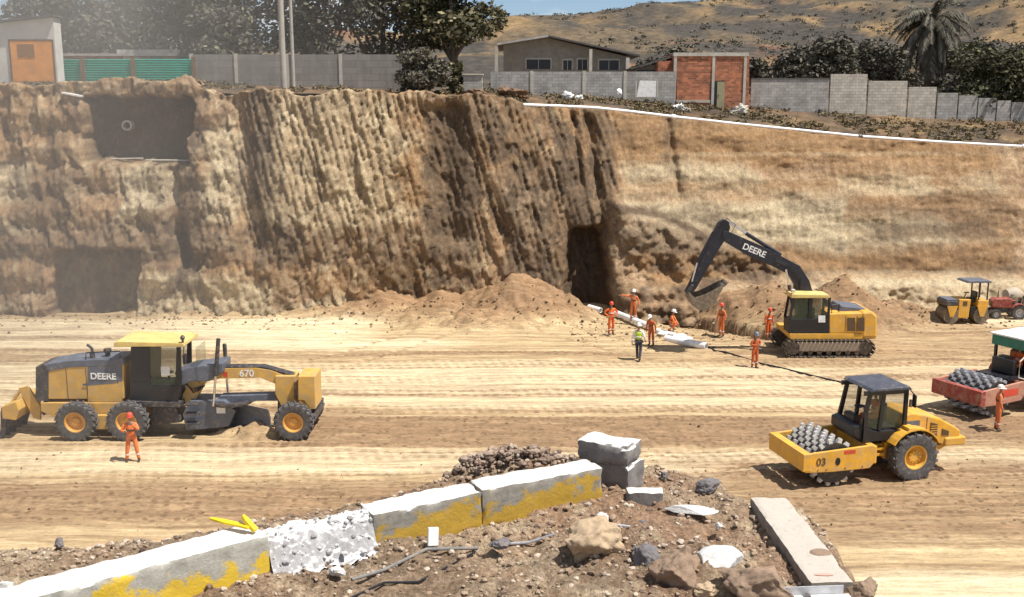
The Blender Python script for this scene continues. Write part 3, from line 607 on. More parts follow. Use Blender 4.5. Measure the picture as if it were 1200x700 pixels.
# scattered rubble/stone footing right of brick building
# white pipe along the crest
pts = []
for px, py in ((613, 123), (655, 124.5), (697, 126.5), (740, 131), (789, 137), (825, 141), (860, 145), (935, 152.5), (1008, 160), (1100, 166.5), (1200, 172), (1330, 179)):
    X_ = at(px, py, 65).x; pass
    p = at(px, py, float(crestY(np.array([at(px, py, 65).x]))[0]) + .35); pts.append(p)
segs = MB()
t = thing('crest_pipe', 'long white pipe laid along the top edge of the excavation', 'pipe', pts[0])
for i, (a, b) in enumerate(zip(pts[:-1], pts[1:])):
    MB().cyl(a - pts[0], b - pts[0], .095, 12).build('pipe_length', 'pipewhite', t, smooth=True)
    if i in (3, 7, 9): MB().cyl(b - pts[0] - (b - a).normalized() * .12, b - pts[0] + (b - a).normalized() * .12, .16, 12).build('coupling', 'darksteel' if i == 7 else 'pipewhite', t)
# poles
def pole(label, px, pyt, pyb, Y, r, arm=True, name='utility_pole'):
    b = at(px, pyb, Y); a = at(px, pyt, Y); t = thing(name, label, 'pole', b)
    MB().cyl((0, 0, -.8), (0, 0, a.z - b.z), r, 12, r * .75).build('shaft', 'polewood', t, smooth=True)
    if arm:
        h = a.z - b.z
        MB().box(-.9, .9, -.06, .06, h - .7, h - .56).build('crossarm', 'darksteel', t)
        for x in (-.8, -.3, .3, .8): MB().lathe([(.02, 0), (.05, .03), (.03, .08), (.05, .12), (.02, .18)], (x, 0, h - .56), 'z', 8).build('insulator', 'white', t)
pole('tall grey utility pole rising out of the dark trees', 333, -70, 108, 64, .20)
pole('slimmer pole just right of the tall grey utility pole', 344, -40, 100, 68, .13, False)
pole('thin pole behind the roof of the white shack', 42, -30, 60, 75, .12)
pole('short pale post above the end of the green fence', 73, 36, 70, 71, .08, False, 'post')

# ============================================================ TREES
def foliage_mat(name, cols):
    m, n, b = newmat(name)
    g = n.nodes.new('ShaderNodeNewGeometry')
    c = ramp(n, g.outputs['Random Per Island'], [(i / (len(cols) - 1) * .95 + .02, c_) for i, c_ in enumerate(cols)])
    n.links.new(c, b.inputs['Base Color']); b.inputs['Roughness'].default_value = .75; b.inputs['Specular IOR Level'].default_value = .25
    return m
M['leaf_dark'] = foliage_mat('dusty_dark_leaves', [(0.075, 0.066, 0.055), (0.105, 0.092, 0.075), (0.09, 0.08, 0.068), (0.14, 0.12, 0.10), (0.10, 0.10, 0.06), (0.20, 0.18, 0.12)])
M['leaf_olive'] = foliage_mat('olive_leaves', [(0.035, 0.036, 0.02), (0.09, 0.082, 0.035), (0.05, 0.05, 0.03), (0.26, 0.22, 0.12)])
M['leaf_green'] = foliage_mat('green_leaves', [(0.04, 0.045, 0.022), (0.085, 0.085, 0.04), (0.04, 0.04, 0.03), (0.13, 0.12, 0.055)])
M['leaf_far'] = foliage_mat('far_leaves', [(0.055, 0.052, 0.042), (0.085, 0.078, 0.058), (0.12, 0.108, 0.08), (0.16, 0.14, 0.10)])
M['leaf_dry'] = foliage_mat('dry_weeds', [(0.14, 0.10, 0.05), (0.10, 0.09, 0.04), (0.25, 0.18, 0.09), (0.06, 0.05, 0.03)])
M['bark'] = mat('bark', (0.13, 0.10, 0.075), .9, 0, .2, 4, (.2, .16, .12), .02)
def leafcloud(lobes, n, size, rnd, shell=.45):
    vs = np.zeros((n * 4, 3), np.float32); W = [l[3] * l[4] * l[5] for l in lobes]
    for i in range(n):
        l = rnd.choices(lobes, W)[0]
        d = Vector((rnd.gauss(0, 1), rnd.gauss(0, 1), rnd.gauss(0, 1))).normalized(); r = shell + (1 - shell) * rnd.random() ** .6
        if rnd.random() < .12: r *= rnd.uniform(1, 1.22)
        p = Vector((l[0] + d.x * l[3] * r, l[1] + d.y * l[4] * r, l[2] + d.z * l[5] * r))
        u = Vector((rnd.gauss(0, 1), rnd.gauss(0, 1), rnd.gauss(0, .6))).normalized(); nn = (Vector((rnd.gauss(0, .6), rnd.gauss(0, .6), rnd.gauss(.5, .6)))).normalized()
        w_ = nn.cross(u); w_ = w_.normalized() if w_.length > 1e-3 else u.orthogonal().normalized()
        s = size * rnd.uniform(.6, 1.35)
        vs[i * 4] = p - u * s; vs[i * 4 + 1] = p + w_ * s * .55; vs[i * 4 + 2] = p + u * s; vs[i * 4 + 3] = p - w_ * s * .55
    return vs
def cloud_obj(name, vs, m_, parent):
    n = len(vs) // 4; me = bpy.data.meshes.new(name); me.vertices.add(n * 4); me.vertices.foreach_set('co', vs.ravel())
    me.loops.add(n * 4); me.loops.foreach_set('vertex_index', np.arange(n * 4, dtype=np.int32)); me.polygons.add(n)
    me.polygons.foreach_set('loop_start', np.arange(0, n * 4, 4, dtype=np.int32)); me.update(calc_edges=True)
    me.materials.append(M[m_]); o = bpy.data.objects.new(name, me); C.objects.link(o); o.parent = parent; return o
def tree(label, loc, h, rad, clear, m_='leaf_dark', n=5000, leaf=.22, seed=1, group=None, name='tree', cat='tree', nl=14, tr=None):
    rnd = random.Random(seed); t = thing(name, label, cat, loc, 0, group); tr = tr or h * .03
    ch = h - clear; lobes = []
    for i in range(nl):
        a = rnd.uniform(0, 6.28); q = rnd.random() ** .6; zz = rnd.random()
        w_ = math.sin(math.pi * (0.15 + .75 * zz)) ** .6
        rr = rad * rnd.uniform(.28, .48)
        lobes.append((math.cos(a) * rad * .72 * q * w_, math.sin(a) * rad * .72 * q * w_, clear + ch * (.14 + .74 * zz), rr, rr, rr * rnd.uniform(.6, .85)))
    tk = MB(); bend = rnd.uniform(-.3, .3)
    tk.tube([(0, 0, -.6), (bend * .3, 0, clear * .5), (bend, .1, clear), (bend * .6, 0, clear + ch * .6)], [tr, tr * .85, tr * .7, tr * .25], 8)
    for l in lobes[:9]: tk.tube([(bend * .8, .05, clear * rnd.uniform(.7, 1.05)), ((l[0] + bend) * .5, l[1] * .5, (clear + l[2]) * .52), (l[0], l[1], l[2])], [tr * .45, tr * .3, tr * .1], 6)
    tk.build('trunk', 'bark', t, smooth=True)
    cloud_obj('crown', leafcloud(lobes, n, leaf, rnd), m_, t)
    return t
G1 = 'dark dusty trees behind the left rim'
def base(px, Y): X_ = (px - 600) / 1200 * Y * 1.018; return (X_, Y, gz(X_, Y) - .1)
specs = [(95, 78, 9.5, 4.6, .8, 'leaf_dark', 'dark dusty tree behind the low building, nearest the white shack'),
         (165, 84, 8.6, 4.5, .8, 'leaf_dark', 'dark dusty tree above the middle of the green fence'),
         (235, 75, 11, 5.2, 1.5, 'leaf_dark', 'broad dark tree just right of the end of the green fence'),
         (300, 78, 12, 5.0, 1.5, 'leaf_dark', 'tall dark tree left of the grey utility pole'),
         (385, 76, 12, 5.4, 1.2, 'leaf_dark', 'tall dark tree above the precast panel wall'),
         (455, 80, 11.5, 5.4, 1.0, 'leaf_dark', 'dark tree behind the large round bush'),
         (535, 73, 10.5, 4.4, 2.3, 'leaf_olive', 'large sunlit olive tree with pale leaves left of the gabled house')]
for i, (px, Y_, h, rr, cl_, m_, la) in enumerate(specs): tree(la, base(px, Y_), h, rr, cl_, m_, 7500, .21, 30 + i, G1 if m_ == 'leaf_dark' else None, nl=20)
tree('low dark shrub below the trees behind the panel wall', base(275, 71), 5.5, 3.2, .4, 'leaf_dark', 4000, .2, 61, name='shrub', cat='shrub')
b0 = at(500, 108, 63.5)
tree('large round dark bush at the rim right of the panel wall', (at(492, 100, 63.5).x, 63.5, b0.z - .3), 3.0, 2.0, .1, 'leaf_dark', 5200, .13, 71, name='bush', cat='bush', nl=16, tr=.08)
tree('small dark bush between the round bush and the small shed', (at(532, 100, 65).x, 65, b0.z - .3), 2.2, 1.1, .1, 'leaf_olive', 2200, .12, 72, name='bush', cat='bush', nl=10, tr=.06)
tree('big leafy green bush behind the stepped wall at the right edge', base(1150, 76), 5.6, 4.6, .2, 'leaf_green', 8000, .17, 73, name='bush', cat='bush', nl=18, tr=.12)
tree('green bush at the far right edge behind the stepped wall', base(1215, 78), 6.2, 3.6, .2, 'leaf_green', 5000, .17, 74, name='bush', cat='bush', nl=14, tr=.12)
tree('dark low bush between the palm and the big leafy green bush', base(1105, 80), 3.4, 3.0, .2, 'leaf_dark', 3000, .17, 75, name='bush', cat='bush', nl=10, tr=.12)
# line of far trees
G2 = 'dark trees lining the foot of the hills'
rnd = random.Random(5)
fl = [(765, 150, 6), (795, 132, 6.5), (905, 118, 6), (930, 120, 6.5), (958, 112, 6.2), (985, 125, 7.5), (1012, 115, 6.5), (1036, 110, 5.5), (1090, 118, 6), (1125, 125, 7), (885, 105, 4.2), (820, 170, 6), (1170, 150, 8), (750, 110, 3.6)]
words = ['dark tree at the foot of the hills just right of the gabled house', 'dark tree rising behind the lean-to shed', 'bushy dark tree behind the grey block wall, near the brick building', 'dark tree behind the middle of the grey block wall',
         'dark tree behind the right end of the grey block wall', 'tallest dark tree above the highest step of the stepped wall', 'dark tree above the second step of the stepped wall', 'low dark tree close to the left of the palm', 'dark tree just right of the palm',
         'dark tree between the palm and the right-hand bushes', 'low dark tree touching the corner of the brick building', 'small far tree above the roof of the red brick building', 'far tree above the bushes at the right edge', 'low tree behind the eave of the gabled house']
for i, (px, Y_, h) in enumerate(fl): tree(words[i], base(px, Y_), h, h * .62, .5, 'leaf_far', 2600, .26, 200 + i, G2, nl=12)
# palm
pb = base(1067, 84); ph = at(1067, 28, 84).z - pb[2]
t = thing('palm_tree', 'dark shaggy palm standing above the stepped wall', 'palm', pb); rnd = random.Random(9)
MB().tube([(0, 0, -.5), (.1, 0, ph * .4), (.0, 0, ph * .8), (.05, 0, ph)], [.34, .28, .24, .2], 10).build('trunk', 'bark', t, smooth=True)
def fronds(n, el0, el1, L, droop, m_):
    mb = MB()
    for i in range(n):
        a = rnd.uniform(0, 6.28); el = rnd.uniform(el0, el1); l = L * rnd.uniform(.8, 1.1); p = Vector((0, 0, ph)); k_ = 9; d = Vector((math.cos(a) * math.cos(el), math.sin(a) * math.cos(el), math.sin(el)))
        side = Vector((-math.sin(a), math.cos(a), 0)); prev = p
        for k in range(k_):
            d = (d + Vector((0, 0, -droop))).normalized(); q = prev + d * l / k_
            mb.add([prev - side * .02, prev + side * .02, q + side * .015, q - side * .015], [(0, 1, 2, 3)])
            for s in (-1, 1):
                for e in (0, .33, .66):
                    bq = prev.lerp(q, e); ll = .85 * math.sin(math.pi * (.12 + .8 * (k + e) / k_)); tip = bq + side * s * ll * .55 + d * ll * .55 + Vector((0, 0, -ll * rnd.uniform(.35, .75)))
                    mb.add([bq, bq + d * .15, tip], [(0, 1, 2)])
            prev = q
    return mb
fronds(54, .1, 1.35, 3.8, .22, None).build('crown', 'leaf_far', t)
fronds(70, -1.2, .1, 4.2, .40, None).build('dead_skirt', 'leaf_far', t)
# hill scrub: uncountable
rnd = random.Random(77); m_ = []
for i in range(4200):
    Y_ = rnd.uniform(150, 640); X_ = rnd.uniform(-.30, .62) * Y_
    if vn(np.array([X_ * .02]), np.array([Y_ * .012]), 5)[0] < .30 + .35 * rnd.random(): continue
    m_.append((X_, Y_, gz(X_, Y_), rnd.uniform(.6, 1.5)))
vs = [leafcloud([(x, y, z + r * .4, r * 1.4, r, r * .6)], 18, .42, rnd, .3) for x, y, z, r in m_]
tag(cloud_obj('hill_scrub', np.concatenate(vs), 'leaf_far', None), 'dark scrub scattered over the dry hillside', 'scrub', kind='stuff')
# weeds on the terrace strip
L_ = []
for i in range(2600):
    X_ = rnd.uniform(-34, 38); yc_ = float(crestY(np.array([X_]))[0]); d_ = rnd.uniform(.8, 6.6)
    if X_ < 2 and rnd.random() < .6: continue
    if vn(np.array([X_ * .6]), np.array([d_ * .8]), 15)[0] < .42: continue
    r = rnd.uniform(.07, .24); L_.append(leafcloud([(X_, yc_ + d_, gz(X_, yc_ + d_) + r * .5, r * 1.8, r, r)], 14, .09, rnd, .2))
tag(cloud_obj('weeds', np.concatenate(L_), 'leaf_dry', None), 'dry weeds growing between the pipe and the block walls', 'weeds', kind='stuff')

# things in and around the upper recess and along the rim
p = at(152, 147, 61.6); t = thing('drain_outlet', 'grey concrete pipe mouth sticking out of the upper dark recess', 'pipe', p)
MB().lathe([(.30, -.5), (.30, .6), (.21, .6), (.21, -.5), (.30, -.5)], (0, 0, 0), 'y', 24, caps=False).build('pipe_ring', 'concrete', t, smooth=True)
MB().lathe([(.02, 0), (.209, 0), (.209, .02), (.02, .02)], (0, 0, 0), 'y', 24).build('dark_bore', 'opening', t, loc=(0, .1, 0))
for i, (a_, b_, la) in enumerate(((126, 168, 'thin pale plank on the ledge under the upper dark recess, left one'), (172, 222, 'thin pale plank on the ledge under the upper dark recess, right one'))):
    p = at(a_, 187 + i, 60.6); q = at(b_, 187, 60.6); o = MB().box(0, q.x - p.x, -.12, .12, 0, .07).build('plank', 'frame', None, .01); o.location = (p.x, 60.45, p.z); o.rotation_euler = (0, R(-1 + i * 2), R(2)); tag(o, la, 'plank')
p = at(74, 110, 60.2); o = MB().box(0, 1.15, -.2, .2, 0, .10).build('plank', 'white', None, .01); o.location = p; o.rotation_euler = (0, R(10), R(-8)); tag(o, 'short white board lying on the rim below the white shack', 'plank')
rnd = random.Random(41)
def rimrock(px, py, Y, sx, sz, m_, label, cat='rock'):
    me = rockmesh((sx, sx * .7, sz), rnd.randrange(999), 5, rough=.5); me.materials.append(M[m_]); me.shade_smooth()
    p = at(px, py, Y); o = bpy.data.objects.new(cat if cat != 'rubble' else 'rubble_heap', me); C.objects.link(o); o.location = (p.x, Y, gz(p.x, Y) + sz * .3); tag(o, label, cat)
rimrock(597, 108, 65.5, 1.1, .4, 'rust', 'low heap of reddish brick rubble left of the start of the white pipe', 'rubble')
rimrock(560, 110, 64.5, 0.8, .3, 'rust', 'small reddish rubble mound below the small grey block shed', 'rubble')
rimrock(664, 112, 69, .5, .3, 'white', 'pale stone at the foot of the house wall, left of the white sack')
rimrock(678, 112, 69, .35, .22, 'white', 'small pale stone next to the pale stone at the foot of the house wall')
rimrock(795, 120, 69.5, .4, .3, 'white', 'pale stone at the left foot of the red brick building')
rimrock(805, 122, 69.0, .3, .25, 'concrete', 'grey stone in front of the red brick building, right of the pale stone')
rimrock(866, 130, 70.2, .7, .4, 'concrete', 'grey rubble lump at the right foot of the red brick building')
# ============================================================ PEOPLE
def skinmesh(verts, edges, radii, root=0, lv=1):
    me = bpy.data.meshes.new('s'); me.from_pydata([tuple(v) for v in verts], edges, [])
    o = bpy.data.objects.new('s', me); C.objects.link(o); md = o.modifiers.new('k', 'SKIN'); md.use_smooth_shade = True; md.branch_smoothing = .6
    sv = me.skin_vertices[0].data
    for i, r in enumerate(radii): sv[i].radius = r if hasattr(r, '__len__') else (r, r); sv[i].use_root = (i == root)
    s2 = o.modifiers.new('u', 'SUBSURF'); s2.levels = lv; s2.render_levels = lv
    m2 = bpy.data.meshes.new_from_object(o.evaluated_get(bpy.context.evaluated_depsgraph_get())); bpy.data.objects.remove(o)
    m2.shade_smooth(); return m2
STAND = dict(elL=(.27, .03, 1.15), wrL=(.29, -.06, .90), elR=(-.27, .03, 1.15), wrR=(-.29, -.06, .90), knL=(.115, -.02, .50), anL=(.12, .02, .09), knR=(-.115, -.02, .50), anR=(-.12, .02, .09))
WALK = dict(STAND, knL=(.10, -.14, .52), anL=(.11, -.24, .10), knR=(-.10, .03, .50), anR=(-.11, .24, .13), wrL=(.27, .12, .92), wrR=(-.27, -.18, .95))
FOLD = dict(STAND, elL=(.29, .02, 1.18), wrL=(.08, -.22, 1.22), elR=(-.29, .02, 1.18), wrR=(-.06, -.24, 1.20))
PHOTO = dict(STAND, elL=(.27, -.14, 1.20), wrL=(.10, -.26, 1.46), elR=(-.30, -.04, 1.16), wrR=(-.17, -.26, 1.22), knL=(.15, -.02, .50), anL=(.20, .0, .09), knR=(-.15, -.02, .5), anR=(-.20, .02, .09))
POINT = dict(STAND, elR=(-.44, -.06, 1.42), wrR=(-.69, -.12, 1.44))
HIPS = dict(STAND, elL=(.40, .08, 1.20), wrL=(.20, -.06, 1.04), elR=(-.40, .08, 1.2), wrR=(-.2, -.06, 1.04))
SIT = dict(STAND, knL=(.15, -.42, .97), anL=(.15, -.50, .55), knR=(-.15, -.42, .97), anR=(-.15, -.50, .55), elL=(.27, -.12, 1.17), wrL=(.16, -.36, 1.20), elR=(-.27, -.12, 1.17), wrR=(-.16, -.36, 1.20))
CROUCH = dict(STAND, knL=(.18, -.36, 1.06), anL=(.15, -.12, .66), knR=(-.18, -.30, .86), anR=(-.15, .06, .62), elL=(.24, -.20, 1.16), wrL=(.16, -.42, 1.0), elR=(-.24, -.2, 1.16), wrR=(-.12, -.42, 1.0))
def person(label, loc, face=0, pose=STAND, suit='orange', helmet='helmet_red', lean=0.0, vest=None, legs=None, sc_=1.0, group=None, head_turn=0, bag=False):
    t = thing('person', label, 'person', loc, R(face), group); t.scale = (sc_,) * 3
    Rl = Matrix.Rotation(R(lean), 4, 'X'); pv = Vector((0, 0, .96))
    up = lambda p: pv + (Rl @ (Vector(p) - pv))
    p = {k: Vector(v) for k, v in pose.items()}
    for k in ('elL', 'wrL', 'elR', 'wrR'): p[k] = up(p[k])
    J = dict(pelvis=pv, sp=up((0, 0, 1.13)), ch=up((0, .01, 1.32)), n0=up((0, .015, 1.46)), n1=up((0, 0, 1.535)), jaw=up((0, -.018, 1.585)), hd=up((0, 0, 1.655)), cr=up((0, .01, 1.72)),
             shL=up((.165, .01, 1.41)), shR=up((-.165, .01, 1.41)), hipL=Vector((.095, 0, .90)), hipR=Vector((-.095, 0, .90)), **p)
    def build(keys, edges, rad, extra):
        vs = [J[k] for k in keys]; rs = [rad[k] for k in keys]; es = [(keys.index(a), keys.index(b)) for a, b in edges]
        if extra:
            for s in 'LR':
                d = (J['wr' + s] - J['el' + s]).normalized(); side = d.cross(Vector((0, -1, .2))); side = side.normalized() if side.length > .1 else Vector((1, 0, 0)); cur = side.cross(d).normalized()
                vs.append(J['wr' + s] + d * .055); rs.append((.034, .02)); pi = len(vs) - 1; es.append((keys.index('wr' + s), pi))
                for q, (off, ln) in enumerate(((-.03, .066), (-.01, .078), (.01, .072), (.03, .056))):
                    a = vs[pi] + d * .035 + side * off; b = a + d * ln * .55 - cur * .006; c = b + d * ln * .38 - cur * .03
                    k = len(vs); vs += [a, b, c]; rs += [.0095, .0085, .007]; es += [(pi, k), (k, k + 1), (k + 1, k + 2)]
                tq = vs[pi] - d * .02 + side * -.035; k = len(vs); vs += [tq, tq - side * .02 + d * .035]; rs += [.011, .009]; es += [(pi, k), (k, k + 1)]
            nz = J['hd'] + (Rl @ Vector((0, -.105, -.02))); k = len(vs); vs.append(nz); rs.append(.014); es.append((keys.index('hd'), k))
            for sx in (-1, 1): k = len(vs); vs.append(J['hd'] + Rl @ Vector((sx * .085, .01, -.01))); rs.append((.012, .02)); es.append((keys.index('hd'), k))
        return skinmesh(vs, es, rs)
    K = ['pelvis', 'sp', 'ch', 'n0', 'n1', 'jaw', 'hd', 'cr', 'shL', 'elL', 'wrL', 'shR', 'elR', 'wrR', 'hipL', 'knL', 'anL', 'hipR', 'knR', 'anR']
    E = [('pelvis', 'sp'), ('sp', 'ch'), ('ch', 'n0'), ('n0', 'n1'), ('n1', 'jaw'), ('jaw', 'hd'), ('hd', 'cr'), ('ch', 'shL'), ('shL', 'elL'), ('elL', 'wrL'), ('ch', 'shR'), ('shR', 'elR'), ('elR', 'wrR'), ('pelvis', 'hipL'), ('hipL', 'knL'), ('knL', 'anL'), ('pelvis', 'hipR'), ('hipR', 'knR'), ('knR', 'anR')]
    rb = dict(pelvis=(.12, .09), sp=(.11, .08), ch=(.13, .09), n0=.055, n1=.052, jaw=(.062, .07), hd=(.078, .095), cr=(.06, .075), **{a + s: r for s in 'LR' for a, r in (('sh', .05), ('el', .036), ('wr', .027), ('hip', .075), ('kn', .05), ('an', .036))})
    me = build(K, E, rb, True); me.materials.append(M['skin']); o = bpy.data.objects.new('body', me); C.objects.link(o); o.parent = t
    top = ['pelvis', 'sp', 'ch', 'n0', 'shL', 'elL', 'wrL', 'shR', 'elR', 'wrR']; Et = [e for e in E if e[0] in top and e[1] in top]
    rt = dict(pelvis=(.155, .115), sp=(.145, .11), ch=(.165, .12), n0=(.075, .07), **{a + s: r for s in 'LR' for a, r in (('sh', .073), ('el', .056), ('wr', .044))})
    bot = ['pelvis', 'hipL', 'knL', 'anL', 'hipR', 'knR', 'anR']; Eb = [e for e in E if e[0] in bot and e[1] in bot]
    rbt = dict(pelvis=(.15, .112), **{a + s: r for s in 'LR' for a, r in (('hip', .10), ('kn', .076), ('an', .062))})
    if legs:
        for nm, k_, e_, r_, m_ in (('shirt', top, Et, rt, suit), ('trousers', bot, Eb, rbt, legs)):
            me = build(k_, e_, r_, False); me.materials.append(M[m_]); o = bpy.data.objects.new(nm, me); C.objects.link(o); o.parent = t
    else:
        al = top + bot[1:]; me = build(al, Et + Eb, {**rbt, **rt}, False); me.materials.append(M[suit]); o = bpy.data.objects.new('coverall', me); C.objects.link(o); o.parent = t
        Tm = Matrix.Translation(pv) @ Rl @ Matrix.Translation(-pv)
        for s in 'LR':
            a_ = J['kn' + s].lerp(J['an' + s], .45); b_ = J['kn' + s].lerp(J['an' + s], .56); MB().cyl(a_, b_, .078, 12, .076).build('leg_band', 'reflect', t)
        MB().lathe([(.158, 0), (.160, .045)], (0, .005, 1.16), 'z', 18).build('belt', 'reflect' if suit == 'orange' else 'boot', t).matrix_local = Tm @ Matrix.Diagonal((1.0, .78, 1, 1))
    if vest:
        me = build(['pelvis', 'sp', 'ch', 'n0', 'shL', 'shR'], [('pelvis', 'sp'), ('sp', 'ch'), ('ch', 'n0'), ('ch', 'shL'), ('ch', 'shR')], dict(pelvis=(.185, .145), sp=(.175, .14), ch=(.19, .145), n0=(.082, .08), shL=.092, shR=.092), False)
        me.materials.append(M[vest]); o = bpy.data.objects.new('vest', me); C.objects.link(o); o.parent = t
        MB().lathe([(.178, 0), (.178, .05)], (0, .0, 1.12), 'z', 18).build('reflective_band', 'reflect', t).matrix_local = Matrix.Diagonal((1.0, .82, 1, 1))
    for s in 'LR':
        a = J['an' + s]; fwd = Vector((0, -1, 0)) if pose is not SIT else Vector((0, -1, -.1)); 
        vs = [a + Vector((0, .0, .07)), a + Vector((0, .03, -.03)), a + Vector((0, -.07, -.04)), a + fwd * .17 + Vector((0, 0, -.05))]
        me = skinmesh(vs, [(0, 1), (1, 2), (2, 3)], [(.058, .058), (.052, .05), (.052, .04), (.046, .032)]); me.materials.append(M['boot']); o = bpy.data.objects.new('boot', me); C.objects.link(o); o.parent = t
    Th = Matrix.Translation(J['cr']) @ Rl @ Matrix.Rotation(R(head_turn), 4, 'Z')
    if helmet:
        h = MB().lathe([(.128, -.055), (.132, -.045), (.118, -.04), (.115, .0), (.10, .045), (.065, .078), (.012, .09)], (0, 0, 0), 'z', 20)
        h.prism([(-.07, -.05), (.07, -.05), (.055, -.038), (-.055, -.038)], -.18, -.09)
        o = h.build('hard_hat', helmet, t, smooth=True); o.matrix_local = Th @ Matrix.Diagonal((.92, 1.08, 1.05, 1))
    for sx in (-1, 1):
        MB().lathe([(.002, -.008), (.011, 0), (.002, .008)], (0, 0, 0), 'y', 8).build('eye', 'eye', t).matrix_local = Matrix.Translation(J['hd']) @ Rl @ Matrix.Translation((sx * .032, -.092, .012))
    return t

# ============================================================ MACHINES
def wheel(parent, x, y, z, r, w_, rim='orange_rim', lugs=22, side=-1, rr=.52, steer=0):
    prof = [(r * rr, -w_ * .42), (r * .80, -w_ * .52), (r * .93, -w_ * .48), (r * .965, -w_ * .36), (r * .965, w_ * .36), (r * .93, w_ * .48), (r * .80, w_ * .52), (r * rr, w_ * .42)]
    hub = MB().lathe([(.02, w_ * .26), (r * .20, w_ * .26), (r * .24, w_ * .12), (r * (rr - .10), w_ * .16), (r * (rr - .04), w_ * .42), (r * (rr + .01), w_ * .44), (r * (rr + .01), -w_ * .4), (r * .02, -w_ * .3)] if side > 0 else
                     [(.02, -w_ * .26), (r * .20, -w_ * .26), (r * .24, -w_ * .12), (r * (rr - .10), -w_ * .16), (r * (rr - .04), -w_ * .42), (r * (rr + .01), -w_ * .44), (r * (rr + .01), w_ * .4), (r * .02, w_ * .3)], (0, 0, 0), 'y', 30)
    for k in range(10):
        a = k * 2 * math.pi / 10; cx_, cz_ = math.cos(a) * r * .24, math.sin(a) * r * .24; hub.cyl((cx_, side * w_ * .28, cz_), (cx_, side * w_ * .34, cz_), r * .025, 6)
    o = hub.build('wheel', rim, parent, smooth=True, loc=(x, y, z)); o.rotation_euler = (0, 0, R(steer))
    t = MB().lathe(prof + prof[:1], (0, 0, 0), 'y', 44, caps=False)
    for k in range(lugs):
        for s in (-1, 1):
            a = (k + (.5 if s > 0 else 0)) * 2 * math.pi / lugs
            T = Matrix.Rotation(-a, 4, 'Y') @ Matrix.Translation((r * .955, 0, 0)) @ Matrix.Rotation(R(32 * s), 4, 'X')
            t.box(-.03, r * .06, min(0, s * w_ * .56), max(0, s * w_ * .56), -r * .045, r * .045, T)
            T = Matrix.Rotation(-a + .12 * 0, 4, 'Y') @ Matrix.Translation((r * .88, s * w_ * .49, -s * .0 + .12 * r * s * s)); t.box(-r * .09, r * .06, -.015, .015, -r * .045, r * .045, T)
    t.build('tyre', 'tyre', o, smooth=True); return o

# ---------------- motor grader
c0 = gr(150, 516); gy0 = c0.y + 1.05; gx0 = at(190, 500, gy0).x
G = thing('motor_grader', 'yellow motor grader with a cream cab roof working at the left of the pit', 'grader', (gx0, gy0, 0))
def gp(px, py, dy): p = at(px, py, gy0 + dy); return (p.x - gx0, p.z)
def gpoly(pts, dy): return [gp(a, b, dy) for a, b in pts]
for px in (90, 150):
    for s in (-1, 1): wheel(G, gp(px, 495, -1.05)[0], s * 1.05, .72, .72, .42, 'orange_rim', 20, s)
for s in (-1, 1): wheel(G, gp(344, 490, -1.05)[0], s * 1.02, .70, .70, .40, 'orange_rim', 20, s)
hw = .60
MB().prism(gpoly([(46, 468), (46, 434), (52, 430), (80, 425), (145, 423), (145, 468)], -hw), -hw, hw).build('engine_hood', 'grader_yellow', G, .03)
MB().prism(gpoly([(42, 470), (42, 430), (52, 427), (57, 431), (57, 470)], -hw), -hw - .03, hw + .03).build('radiator_guard', 'darksteel', G, .02)
MB().prism(gpoly([(44, 433), (52, 427.5), (80, 422.8), (145, 420.6), (145, 428), (80, 431), (55, 436)], -hw - .02), -hw - .02, hw + .02).build('hood_top', 'greyblue', G, .02)
MB().prism(gpoly([(103, 449), (103, 430), (143, 428.5), (143, 447)], -hw - .02), -hw - .02, -hw - .003).build('door_panel', 'greyblue', G)
MB().prism(gpoly([(103, 471), (103, 449.5), (143, 447.5), (143, 471)], -hw - .025), -hw - .025, -hw - .003).build('lower_door_panel', 'grader_yellow', G)
q = gp(121, 441.5, -hw - .03); lettering('DEERE', .33, 'decal', G, (q[0], -hw - .034, q[1]), (R(90), R(1), 0), bold=.008)
q = gp(122, 448, -hw - .03); MB().prism(gpoly([(97, 450), (139, 446.5), (139, 449), (97, 452.5)], -hw - .03), -hw - .031, -hw - .026).build('stripe', 'greyblue', G)
MB().prism(gpoly([(48, 472), (143, 472), (150, 478), (150, 488), (62, 488), (48, 482)], -hw - .05), -.68, .68).build('rear_frame', 'grader_yellow', G, .02)
for s in (-1, 1): MB().prism(gpoly([(78, 500), (86, 486), (155, 486), (163, 500), (150, 503), (90, 503)], -.8), s * .80 - .07, s * .80 + .07).build('tandem_case', 'grader_yellow', G, .03)
# ripper
for s in (-.45, .45):
    MB().prism(gpoly([(22, 455), (33, 452), (48, 476), (48, 492), (40, 490)], s), s - .05, s + .05).build('ripper_link', 'grader_yellow', G, .01)
    MB().tube([(gp(24, 458, s)[0], s, gp(24, 458, s)[1]), (gp(8, 480, s)[0], s, gp(8, 480, s)[1])], .06).build('ripper_arm', 'grader_yellow', G)
    MB().cyl((gp(28, 456, s)[0], s * .6, gp(28, 456, s)[1]), (gp(50, 488, s)[0], s * .6, gp(50, 488, s)[1]), .055).build('ripper_cylinder', 'darksteel', G, smooth=True)
MB().prism(gpoly([(3, 476), (20, 470), (24, 480), (20, 492), (4, 490)], -.9), -1.0, 1.0).build('ripper_beam', 'grader_yellow', G, .03)
for k in range(5):
    y = -.9 + k * .45; MB().prism(gpoly([(8, 474), (14, 474), (14, 498), (9, 516), (3, 517), (7, 500)], -.5), y - .03, y + .03).build('ripper_shank', 'darksteel', G)
